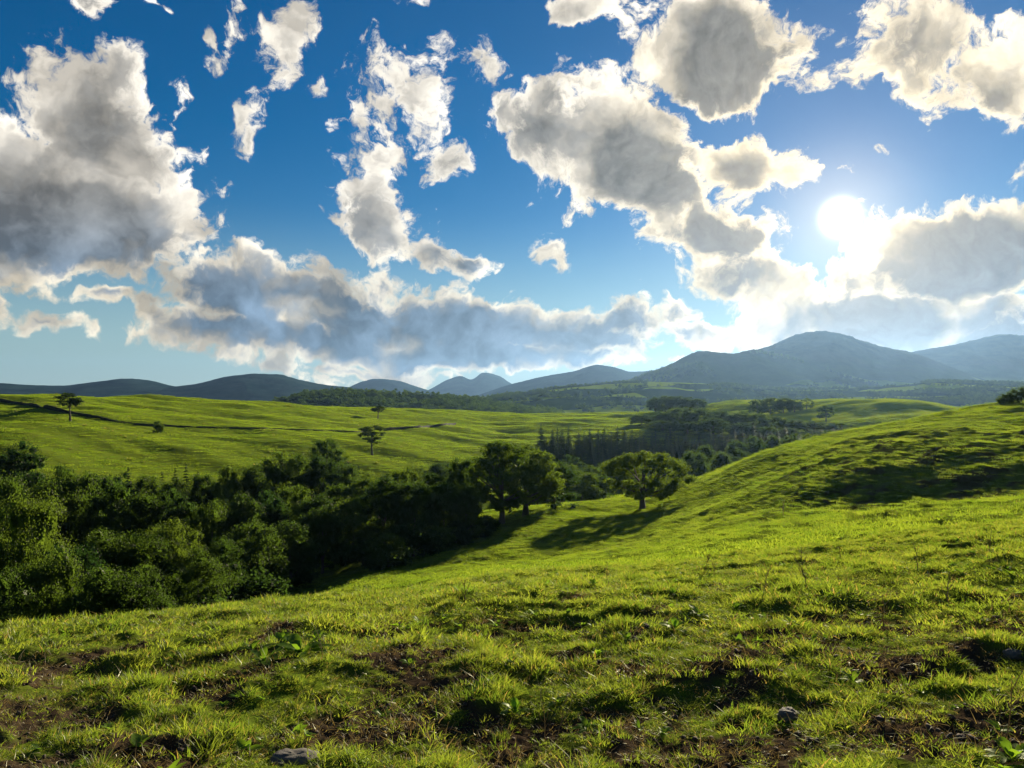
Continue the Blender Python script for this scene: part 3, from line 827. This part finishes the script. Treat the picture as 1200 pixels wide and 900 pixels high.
PROTO['pine'] = make_tree('pine', 51, 12, 8.5, 6.2, 26, 140, 0.42, 1.35, M_CONIF, 0.34, 0.5, 9)
PROTO['pine_b'] = make_tree('pine_b', 54, 12, 9, 4.4, 30, 140, 0.42, 1.4, M_CONIF, 0.34, 0.5, 10, lean=0.1)
PROTO['shrub'] = make_tree('shrub', 61, 3.2, 3.6, 0.0, 46, 80, 0.22, 0.72, M_LEAF2, 0.08, 0.85, 6, 0.2, skirt=True)
PROTO['distant'] = make_tree('distant', 63, 11, 11, 0.0, 20, 40, 1.0, 2.3, M_LEAF2, 0.3, 0.8, 2, 0.2, skirt=True)
for i in range(3):
    PROTO['conifer%d' % i] = make_conifer('conifer%d' % i, 70 + i, 14, (4.6, 5.2, 4.0)[i])

def put_tree(kind, name, pos, h, w, label, cat='tree', group=None, rot=None):
    tr, cr, h0, w0 = PROTO[kind]
    e = link(bpy.data.objects.new(name, None))
    e.empty_display_size = 0.5
    e.location = pos
    e.rotation_euler = (0, 0, random.uniform(0, 6.28) if rot is None else rot)
    e.scale = (w / w0, w / w0, h / h0)
    tag(e, label, cat, group)
    link(bpy.data.objects.new('trunk', tr), e)
    link(bpy.data.objects.new('crown', cr), e)
    return e
def tree_top(kind, name, px, top, r, wpx, label, cat='tree', group=None, rot=None, hmin=2.0, hmax=19.0):
    """tree standing on the ground at distance r, its top seen at photo row top, its crown wpx wide in the photo"""
    p = ground_at(px, r); Y = p.y
    h = min(max(Y * (HZ - top) / F - p.z, hmin), hmax)
    return put_tree(kind, name, p, h, wpx / F * Y, label, cat, group, rot)

def tree_base(kind, name, px, base, top, wpx, label, rmin=100, rot=None):
    """tree whose foot shows at photo row base"""
    p = ray_hit(px, base, rmin)
    return put_tree(kind, name, p, p.y * (base - top) / F, wpx / F * p.y, label, 'tree', None, rot)
# featured trees
tree_top('lone_oak', 'oak_tree', 753, 529, 165, 112, 'broad spreading oak alone on the sunlit slope, casting a long shadow', rot=0.6)
tree_top('oak_a', 'oak_tree', 588, 520, 150, 82, 'tall oak with dark trunk at the end of the valley wood', rot=2.0)
tree_top('oak_b', 'oak_tree', 616, 522, 156, 84, 'oak with forked trunk beside the tall oak, next to the rounded paler tree', rot=1.1)
tree_top('wood3', 'broadleaf_tree', 650, 541, 172, 52, 'rounded paler tree just behind the pair of oaks')
tree_top('shrub', 'shrub', 556, 622, 138, 40, 'low dark bush at the foot of the tall oak', 'bush', hmin=3)
tree_base('pine', 'pine_tree', 82, 494, 459, 31, 'lone bare-trunked pine standing just below the pasture wall', rot=0.3)
tree_top('shrub', 'shrub', 185, 494, 335, 10, 'tiny round bush against the pasture wall', 'bush', hmin=2.2)
tree_base('pine_b', 'pine_tree', 436, 534, 497, 34, 'windswept lone tree with tiered crown on the pasture above the wood', rot=2.6)
tree_base('pine', 'field_tree', 443, 491, 475, 19, 'small flat-topped tree high on the pasture near its skyline')
tree_top('wood1', 'broadleaf_tree', 383, 514, 262, 38, 'dense round tree at the upper edge of the wood beside the pasture', hmax=17)
tree_top('wood0', 'broadleaf_tree', 24, 519, 196, 56, 'tall rounded tree rising above the wood against the pasture')
for px, top, r, w in ((1176, 464, 190, 12), (1188, 457, 191, 16), (1203, 453, 192, 20)):
    tree_top('shrub', 'shrub', px, top, r, w, 'olive thorn bush on the skyline of the right-hand slope', 'bush', 'thorn bushes on the skyline', hmin=2.4)
tree_base('field0', 'field_tree', 968, 494, 475, 20, 'single small tree in the bright field beneath the mountain')
tree_top('field1', 'field_tree', 945, 467, 655, 17, 'thin tree next to the dark clump below the mountain field')

WOOD = [  # px, top row, distance, crown width px
    (8, 664, 66, 120), (62, 652, 68, 115), (118, 660, 66, 115), (172, 672, 68, 100), (-45, 650, 70, 120),
    (38, 592, 88, 105), (118, 617, 90, 95), (-25, 600, 92, 110), (80, 640, 80, 90), (168, 622, 92, 90), (205, 612, 96, 85), (232, 640, 84, 80), (258, 630, 96, 75),
    (0, 560, 125, 70), (48, 566, 128, 70), (88, 556, 132, 70), (128, 562, 128, 66), (165, 570, 130, 66), (205, 575, 128, 64), (248, 580, 126, 62), (286, 580, 124, 60), (300, 615, 104, 75),
    (72, 546, 172, 50), (108, 548, 176, 48), (140, 546, 182, 44), (172, 548, 180, 44), (205, 552, 172, 46), (238, 548, 178, 46), (268, 552, 170, 46), (296, 548, 172, 46),
    (322, 530, 186, 56), (350, 528, 190, 52), (376, 540, 186, 48), (405, 545, 190, 46), (430, 545, 200, 40), (452, 548, 200, 36),
    (318, 580, 128, 60), (345, 570, 140, 56), (372, 575, 132, 56), (400, 570, 142, 52), (428, 562, 146, 50),
    (340, 608, 112, 74), (378, 594, 122, 70), (415, 582, 128, 68), (450, 562, 131, 66), (486, 564, 130, 64), (520, 562, 136, 62), (546, 572, 134, 54), (560, 596, 138, 40),
    (476, 552, 152, 52), (508, 550, 158, 50), (540, 540, 162, 48),
    (492, 540, 268, 28), (512, 537, 275, 30), (530, 539, 270, 28),
]
for i, (px, top, r, w) in enumerate(WOOD):
    if r < 100 and px < 290: lb, gr = 'dark leafy tree in the front rank of the wood just below the grassy brow', 'front rank of the valley wood'
    elif r > 260: lb, gr = 'small dense dark tree on the pasture edge behind the big oaks', 'small trees behind the big oaks'
    elif r >= 165: lb, gr = 'leafy tree in the rear rank of the wood against the far pasture', 'rear rank of the valley wood'
    elif px > 330 and r < 140: lb, gr = 'leafy tree on the side of the wood facing the sunlit slope', 'slope side of the valley wood'
    else: lb, gr = 'dark leafy tree hemmed in by others in the middle of the valley wood', 'middle of the valley wood'
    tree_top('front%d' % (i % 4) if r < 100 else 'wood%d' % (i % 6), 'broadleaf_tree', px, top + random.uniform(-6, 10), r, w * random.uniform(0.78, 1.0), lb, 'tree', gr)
GV = 'trees on the valley floor beyond the slope'
for i, (px, top, r, w) in enumerate([(655, 548, 228, 44), (682, 552, 226, 42), (630, 550, 232, 40), (700, 556, 236, 36), (668, 545, 250, 40), (640, 540, 300, 34), (668, 534, 290, 34), (692, 545, 280, 32), (584, 515, 285, 26), (812, 526, 292, 40), (788, 540, 300, 30), (846, 530, 320, 34), (872, 528, 330, 30), (715, 540, 290, 30), (740, 538, 310, 30), (862, 516, 356, 30), (884, 512, 362, 30), (906, 510, 366, 28), (928, 508, 372, 28), (950, 506, 378, 26), (970, 504, 384, 26), (990, 501, 390, 24), (1010, 499, 396, 22), (826, 522, 345, 30), (895, 520, 345, 28)]):
    tree_top('wood%d' % (i % 6), 'broadleaf_tree', px, top, r, w, 'rounded tree on the valley floor in front of the conifer plantation', 'tree', GV)
# conifer plantation across the valley
GC = 'conifers of the plantation across the valley'
k = 0
for row, r in enumerate((372, 388, 404, 420, 438)):
    for px in np.arange(636 if row > 1 else 650, 1000, 8.0):
        q = px + random.uniform(-4, 4)
        rr = r + random.uniform(-6, 6) + max(0, (q - 840) * 0.35)
        p = ground_at(q, rr)
        h = random.uniform(7, 14) * (1.0 if q < 900 else 0.75)
        put_tree('conifer%d' % (k % 3), 'conifer_tree', p, h, random.uniform(5.5, 8.5), 'slim dark conifer in the plantation across the valley', 'tree', GC)
        k += 1
# conifers among the valley wood's upper edge
for px, top, r in ((218, 536, 205), (232, 545, 207), (205, 541, 204), (190, 545, 206), (312, 540, 200), (150, 540, 205), (258, 544, 206), (405, 535, 215), (420, 538, 212), (390, 540, 210), (462, 545, 222)):
    tree_top('conifer%d' % (k % 3), 'conifer_tree', px, top + 7, r, 22, 'pointed conifer along the upper edge of the valley wood', 'tree', 'conifers at the edge of the valley wood'); k += 1
# dark clump in the far middle and the row on the field edge
GM = 'broadleaf trees of the far copse'
for i, (px, top, r, w) in enumerate([(752, 486, 560, 26), (778, 482, 550, 26), (800, 476, 545, 28), (822, 474, 540, 28), (845, 472, 540, 26), (868, 478, 540, 26), (890, 484, 535, 24), (910, 488, 530, 24), (932, 492, 525, 22), (955, 494, 520, 22), (980, 496, 515, 22), (836, 490, 500, 30), (806, 494, 500, 28), (870, 496, 500, 28), (900, 500, 490, 26), (776, 496, 505, 26), (925, 504, 480, 24), (950, 506, 475, 24)]):
    tree_top(('wood3', 'wood0', 'wood1', 'wood4')[i % 4], 'broadleaf_tree', px, top, r, w * 1.25, 'hazy dark tree in the far copse above the conifers', 'tree', GM, hmin=7, hmax=15)
GR = 'row of trees on the far field edge'
FARK = ('wood1', 'wood4', 'wood3', 'wood0')
for i, (px, top, r, w) in enumerate([(768, 466, 715, 17), (780, 464, 715, 18), (793, 464, 712, 18), (806, 465, 710, 17), (818, 467, 708, 16)]):
    tree_top(FARK[i % 4], 'field_tree', px, top, r, w * 1.3, 'round-topped tree in the row behind the far copse', 'tree', GR, hmin=8)
GD = 'clump of dark trees below the mountain field'
for i, (px, top, r, w) in enumerate([(888, 468, 655, 19), (903, 466, 650, 20), (918, 466, 648, 20), (931, 468, 648, 18)]):
    tree_top(FARK[i % 4], 'field_tree', px, top, r, w * 1.15, 'dark rounded tree in the clump below the mountain field', 'tree', GD, hmin=8)

GS = 'bushes along the lower edge of the valley wood'
for i, (px, r, h, w) in enumerate([(265, 88, 4.5, 7), (300, 92, 5, 7), (425, 118, 4, 6), (455, 112, 4.5, 6.5), (485, 118, 5, 6.5), (512, 124, 4, 6), (535, 130, 4, 5.5), (235, 80, 5, 7), (200, 74, 5, 7), (570, 142, 3, 4.5)]):
    put_tree('shrub', 'shrub', ground_at(px, r), h, w, 'dark bush along the lower edge of the valley wood', 'bush', GS)

# far woods and hedgerows on the hills beyond, too far to tell apart
c_dist = clump_collection('distant_crowns', [PROTO['distant'][1]])
def far_wood(name, Vg, n, keep, s0, s1, label, mult=4):
    a = rng.uniform(0, Vg.shape[0] - 1.01, n * mult); t = rng.uniform(2, Vg.shape[1] - 1.01, n * mult)
    i = a.astype(int); j = t.astype(int); fa = (a - i)[:, None]; ft = (t - j)[:, None]
    p = (Vg[i, j] * (1 - fa) + Vg[i + 1, j] * fa) * (1 - ft) + (Vg[i, j + 1] * (1 - fa) + Vg[i + 1, j + 1] * fa) * ft
    k = rng.random(len(p)) < keep(p[:, 0], p[:, 1], t / 45)
    p = p[k][:n]
    p[:, 2] -= 0.8
    sc = rng.uniform(s0, s1, len(p))
    o = scatter_object(name, p, np.stack([0 * sc, 0 * sc, rng.uniform(0, 6.28, len(p))], -1), np.stack([sc, sc, sc * rng.uniform(0.8, 1.2, len(p))], -1), 0 * sc, c_dist)
    tag(o, label, 'woodland', kind='stuff')
far_wood('distant_woodland', HILL_WOOD, 2600, lambda x, y, t: sstep(fbm(x, y, 160, 3, 0.5, 51), -0.45, -0.1), 0.6, 1.2, 'dark wood covering the low hill behind the pasture')
def bands(x, y, t):
    h = np.abs(fbm(x * 0.5, y, 190, 2, 0.4, 53)) < 0.016
    v = np.abs(fbm(x, y * 0.6, 260, 2, 0.4, 54)) < 0.010
    w = fbm(x * 0.4, y, 200, 3, 0.5, 55) > 0.50
    return np.where(w, 0.9, np.where(h | v, 0.8, 0.0))
far_wood('distant_hedgerows', HILL_FIELDS, 6500, bands, 0.4, 0.8, 'dark hedgerows and copses between the fields below the mountains', 22)
far_wood('distant_plantation', HILL_GREEN, 1500, lambda x, y, t: (fbm(x, y, 330, 3, 0.5, 57) > 0.25) * (t < 0.8) * 0.9, 0.6, 1.1, 'dark plantation patches on the green shoulder of the mountain')

# ------------------------------------------------------------------ dry stone walls on the pasture
def stone_material():
    m, g = new_mat('field_stone')
    geo = g.n('ShaderNodeNewGeometry')
    n = g.noise(geo.outputs['Position'], 1.3, 5, 0.65)
    n2 = g.noise(geo.outputs['Position'], 14.0, 5, 0.7)
    col = g.mix(n, (0.04, 0.035, 0.028), (0.14, 0.122, 0.10)); col = g.mix(g.mapr(n2, 0.5, 0.75, 0, 0.6), col, (0.04, 0.05, 0.02))
    p = g.n('ShaderNodeBsdfPrincipled'); g.link(col, p.inputs['Base Color']); p.inputs['Roughness'].default_value = 0.9
    b = g.n('ShaderNodeBump'); b.inputs['Strength'].default_value = 0.7; b.inputs['Distance'].default_value = 0.02; g.link(n2, b.inputs['Height']); g.link(b.outputs[0], p.inputs['Normal'])
    finish(g, p.outputs[0]); return m
M_STONE = stone_material()
def shaded_wall_material():
    m, g = new_mat('shaded_wall')
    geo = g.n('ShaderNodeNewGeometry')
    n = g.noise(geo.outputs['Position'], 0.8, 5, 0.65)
    p = g.n('ShaderNodeBsdfPrincipled'); g.link(g.mix(n, (0.014, 0.022, 0.010), (0.045, 0.045, 0.030)), p.inputs['Base Color']); p.inputs['Roughness'].default_value = 1.0  # backlit shade of the walls put into this dark green stone colour
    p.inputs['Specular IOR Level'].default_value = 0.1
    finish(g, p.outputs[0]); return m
M_WALL_SHADE = shaded_wall_material()
def wall(pix, label, hh, ww, taper=1.0, rmin=180):
    pts = []
    xs = np.linspace(pix[0][0], pix[-1][0], max(8, int(abs(pix[-1][0] - pix[0][0]) / 2.5)))
    ys = pchip([p[0] for p in pix], [p[1] for p in pix], xs)
    for a, b in zip(xs, ys): pts.append(ray_hit(a, b, rmin))
    pts = np.array([tuple(p) for p in pts])
    for _ in range(4):
        pts[1:-1, :2] = 0.25 * pts[:-2, :2] + 0.5 * pts[1:-1, :2] + 0.25 * pts[2:, :2]
    # resample every metre or so
    d = np.concatenate([[0], np.cumsum(np.linalg.norm(np.diff(pts[:, :2], axis=0), axis=1))])
    s = np.linspace(0, d[-1], int(d[-1] / 1.2))
    X = np.interp(s, d, pts[:, 0]); Y = np.interp(s, d, pts[:, 1]); Zg = height(X, Y)
    T = np.stack([np.gradient(X), np.gradient(Y)], -1); T /= np.linalg.norm(T, axis=1, keepdims=True); Nn = np.stack([-T[:, 1], T[:, 0]], -1)
    H = hh * np.interp(s / s[-1], [0, 0.45, 0.62, 1.0], [1.0, 0.95, taper, taper]) * (1 + 0.16 * np.sin(s * 0.21) * np.sin(s * 0.057 + 1) + rng.normal(0, 0.07, len(s)))
    sec = [(-0.5, -0.4), (-0.5, 0.15), (-0.38, 0.82), (-0.2, 1.0), (0.2, 1.0), (0.38, 0.82), (0.5, 0.15), (0.5, -0.4)]
    V = []
    for i in range(len(s)):
        for a, b in sec:
            j = rng.normal(0, 0.04)
            V.append((X[i] + Nn[i, 0] * (a * ww + j), Y[i] + Nn[i, 1] * (a * ww + j), Zg[i] + b * H[i] + rng.normal(0, 0.03)))
    me = mesh_np('stone_wall', np.array(V), grid_faces(len(s), len(sec)), M_WALL_SHADE)
    tag(link(bpy.data.objects.new('stone_wall', me)), label, 'wall', 'field walls on the pasture')
wall([(-40, 462), (0, 471), (40, 477), (82, 485), (110, 490), (140, 496), (170, 499), (200, 500), (260, 502), (330, 503.5), (400, 506), (432, 507)], 'dark field wall running down past the lone pine and on across the pasture', 1.45, 0.9, 0.4)
wall([(450, 505), (470, 503), (500, 501), (520, 499), (534, 497.5)], 'field wall climbing from the windswept tree towards the pasture skyline', 1.3, 0.9)

# ------------------------------------------------------------------ foreground details
def stone(px, py, w, d, h, label, seed):
    p = ray_hit(px, py)
    R = np.random.default_rng(seed)
    nu, nv = 22, 14
    u = np.linspace(0, 2 * np.pi, nu, endpoint=False)[:, None]; v = np.linspace(-np.pi / 2, np.pi / 2, nv)[None, :]
    x = np.cos(u) * np.cos(v); y = np.sin(u) * np.cos(v); z = np.sin(v) + 0 * u
    x = np.sign(x) * np.abs(x) ** 0.75; y = np.sign(y) * np.abs(y) ** 0.75; z = np.sign(z) * np.abs(z) ** 0.6
    k = 1 + 0.22 * fbm(x * 2 + seed, y * 2 + z * 1.7, 1.1, 4, 0.55, seed)
    V = np.stack([x * k * w / 2, y * k * d / 2, z * k * h / 2], -1).reshape(-1, 3)
    me = mesh_np('stone', V, grid_faces(nu, nv, True), M_STONE, True)
    o = link(bpy.data.objects.new('stone', me)); o.location = p + Vector((0, 0, h * 0.08)); o.rotation_euler = (0.06, 0.05, R.uniform(0, 1))
    tag(o, label, 'stone')
stone(346, 892, 0.36, 0.22, 0.10, 'flat grey stone half sunk in the bare soil', 3)
stone(924, 842, 0.20, 0.16, 0.13, 'small dark stone among trampled grass tussocks', 4)
stone(1188, 768, 0.22, 0.15, 0.09, 'pale little stone lying in the grass on the right', 6)

def dock(px, py, nl, ll, label, seed, tall=1.0):
    """broad-leaved weed: each leaf a part"""
    p = ray_hit(px, py); R = np.random.default_rng(seed)
    e = link(bpy.data.objects.new('dock_plant', None)); e.location = p; tag(e, label, 'weed')
    for i in range(int(nl * 1.7)):
        a = R.uniform(0, 6.28); L = ll * R.uniform(0.5, 1.1); w = L * R.uniform(0.28, 0.38); el = R.uniform(0.35, 1.15) * tall
        n = 9; V = []
        for k in range(n):
            t = k / (n - 1)
            hw = w / 2 * (math.sin(min(1, max(0, (t - 0.12) / 0.88)) * math.pi) ** 0.7 + 0.04)
            out = L * (t * math.cos(el) + 0.12 * t * t); z = L * (math.sin(el) * t - 0.35 * t ** 2.3) + 0.01
            wav = 0.06 * w * math.sin(k * 2.1 + i)
            for s, dz in ((-1, 0.18 * hw + wav), (0, 0), (1, 0.18 * hw - wav)):
                V.append((out * math.cos(a) - s * hw * math.sin(a), out * math.sin(a) + s * hw * math.cos(a), z + dz))
        o = link(bpy.data.objects.new('leaf', mesh_np('dock_leaf', np.array(V), grid_faces(n, 3), M_DOCK, True)), e)
def stem(px, py, h, label, seed, r0=0.006):
    p = ray_hit(px, py); R = np.random.default_rng(seed)
    parts = []
    lean = R.uniform(-0.3, 0.3, 2)
    main = [np.array([lean[0] * h * t * t, lean[1] * h * t * t, h * t - 0.02]) + R.normal(0, 0.008, 3) * (t > 0) for t in np.linspace(0, 1, 7)]
    parts.append(tube(main, np.linspace(r0, r0 * 0.35, 7), 5))
    for k in range(6):
        t = R.uniform(0.35, 0.95); i = int(t * 6); s = main[i]
        a = R.uniform(0, 6.28); L = h * R.uniform(0.1, 0.28)
        parts.append(tube([s, s + np.array([math.cos(a) * L * 0.5, math.sin(a) * L * 0.5, L * 0.6]), s + np.array([math.cos(a) * L * 0.7, math.sin(a) * L * 0.7, L * 1.1])], [r0 * 0.5, r0 * 0.4, r0 * 0.6], 4))
    v, f = merge(parts)
    o = link(bpy.data.objects.new('dead_stem', mesh_np('dead_stem', v, f, M_STRAW, True))); o.location = p
    tag(o, label, 'stem')
dock(352, 768, 13, 0.34, 'bright broad-leaved dock plant beside a bent dry stalk', 5)
dock(310, 778, 9, 0.26, 'low dock plant in the grass left of the brighter dock', 6)
dock(604, 838, 9, 0.20, 'yellow-green weed with upright leaves beside tall thin dead stems', 7, 1.2)
dock(690, 858, 8, 0.17, 'low leafy weed spreading at the edge of bare soil', 8, 0.8)
dock(1186, 893, 8, 0.19, 'leafy weed under the dark dry stalk in the corner of the field', 9)
dock(790, 740, 9, 0.24, 'broad-leaved weed on the grassy brow', 10)
stem(378, 775, 0.42, 'bent dry stalk standing behind the bright dock plant', 11)
stem(640, 872, 0.55, 'tall thin dead stem leaning over the yellow-green weed', 12, 0.004)
stem(652, 890, 0.50, 'forked dead stem rising from bare soil near the low leafy weed', 13, 0.004)
stem(1180, 862, 0.62, 'dark dry stalk above the leafy weed in the field corner', 14, 0.005)
stem(918, 604, 1.6, 'solitary dead thistle stalk on the turf below the slumped bank', 15, 0.05)
for i, (px, py, h) in enumerate([(712, 688, .5), (826, 672, .5), (838, 676, .42), (940, 668, .6), (945, 690, .55), (1075, 668, .45), (985, 655, .55), (1110, 712, .5), (545, 708, .45), (1035, 735, .4), (1160, 650, .5), (895, 700, .5)]):
    stem(px, py, h, 'brown dead weed stalk standing in the bright grass along the brow', 30 + i, 0.010)
    COL.objects[-1]['group'] = 'dead stalks along the brow'

def rosette(seed):
    R = np.random.default_rng(seed); V = []; Q = []
    for i in range(R.integers(6, 10)):
        a = R.uniform(0, 6.28); L = R.uniform(0.05, 0.12); w = L * R.uniform(0.3, 0.5); el = R.uniform(0.15, 1.0); o = len(V)
        for k in range(5):
            t = k / 4; hw = w / 2 * (math.sin(math.pi * min(1, 0.1 + t * 0.9)) ** 0.8 + 0.05); out = L * t * math.cos(el * (1 - 0.4 * t)); z = L * (math.sin(el) * t - 0.25 * t * t) + 0.01
            for sd in (-1, 0, 1): V.append((out * math.cos(a) - sd * hw * math.sin(a), out * math.sin(a) + sd * hw * math.cos(a), z + abs(sd) * hw * 0.25))
        Q.append(grid_faces(5, 3) + o)
    return mesh_np('rosette', np.array(V), np.concatenate(Q), M_DOCK, True)
c_ros = clump_collection('rosettes', [rosette(400 + i) for i in range(6)])
scatter_grass('low_weeds', 3.4, 26, 5.0, c_ros, 6, 0.6, 1.5, 'low broad-leaved weeds mixed into the near turf', lambda x, y, r: sstep(fbm(x, y, 2.2, 3, 0.5, 61), -0.05, 0.4), None, 0.2)
for i, (px, py, n_, l_) in enumerate([(330, 758, 9, .26), (296, 765, 8, .22), (372, 752, 8, .24), (562, 812, 7, .15), (655, 826, 7, .15), (636, 790, 7, .17), (700, 770, 7, .2), (735, 752, 7, .2), (820, 722, 8, .24), (862, 716, 7, .22), (480, 780, 7, .16), (1000, 800, 7, .16), (448, 842, 7, .13)]):
    dock(px, py, n_, l_, 'broad-leaved dock weed growing in the near pasture turf', 70 + i)
for o in COL.objects:
    if o.get('label') == 'broad-leaved dock weed growing in the near pasture turf': o['group'] = 'dock weeds in the near turf'

# loose straw and litter on the bare soil
straw_m = [mesh_np('straw', *blades(14, 0.14, 0.02, 0.07, 0.003, 0.006, 200 + i, lean=2.2), M_STRAW, True) for i in range(5)]
c_straw = clump_collection('straw_clumps', straw_m)
scatter_grass('dry_straw', 3.2, 24, 40, c_straw, 5, 0.7, 1.6, 'dead straw littering the trodden soil', lambda x, y, r: np.clip(0.25 + dirt_mask(x, y), 0, 1), None, 0.3)

# clods of trodden soil
def clod(seed):
    R = np.random.default_rng(seed)
    nu, nv = 7, 5
    u = np.linspace(0, 2 * np.pi, nu, endpoint=False)[:, None]; v = np.linspace(-np.pi / 2, np.pi / 2, nv)[None, :]
    k = R.uniform(0.7, 1.25, (nu, nv))
    V = np.stack([np.cos(u) * np.cos(v) * k * 0.03, np.sin(u) * np.cos(v) * k * 0.03, (np.sin(v) + 0 * u) * k * 0.018], -1).reshape(-1, 3)
    return mesh_np('clod', V, grid_faces(nu, nv, True), M_SOIL)
def soil_material():
    m, g = new_mat('soil_clods')
    geo = g.n('ShaderNodeNewGeometry'); oi = g.n('ShaderNodeObjectInfo')
    c = g.mix(g.math('MULTIPLY_ADD', g.noise(geo.outputs['Position'], 30.0, 4, 0.6), 0.6, g.math('MULTIPLY', oi.outputs['Random'], 0.5)), (0.02, 0.012, 0.008), (0.085, 0.056, 0.034))
    p = g.n('ShaderNodeBsdfPrincipled'); g.link(c, p.inputs['Base Color']); p.inputs['Roughness'].default_value = 0.95
    finish(g, p.outputs[0]); return m
M_SOIL = soil_material()
c_clod = clump_collection('soil_clods', [clod(300 + i) for i in range(5)])
tag(scatter_grass('loose_soil', 3.2, 15, 34, c_clod, 5, 0.25, 1.1, 'loose crumbs of trodden brown soil', lambda x, y, r: 0.9 * dirt_mask(x, y), None, 0.5), cat='soil')

# ------------------------------------------------------------------ haze
def haze():
    x, y0, y1, z0, z1 = 10400.0, -10400.0, 10400.0, -50.0, 430.0
    V = np.array([(-x, y0, z0), (x, y0, z0), (x, y1, z0), (-x, y1, z0), (-x, y0, z1), (x, y0, z1), (x, y1, z1), (-x, y1, z1)])
    Fq = np.array([(0, 3, 2, 1), (4, 5, 6, 7), (0, 1, 5, 4), (1, 2, 6, 5), (2, 3, 7, 6), (3, 0, 4, 7)])
    m, g = new_mat('haze')
    v = g.n('ShaderNodeVolumePrincipled')
    v.inputs['Color'].default_value = (0.25, 0.45, 0.80, 1)
    v.inputs['Density'].default_value = 0.000028
    v.inputs['Anisotropy'].default_value = 0.62
    o = g.n('ShaderNodeOutputMaterial'); g.link(v.outputs[0], o.inputs['Volume'])
    tag(link(bpy.data.objects.new('haze', mesh_np('haze', V, Fq, m))), kind='stuff')
haze()
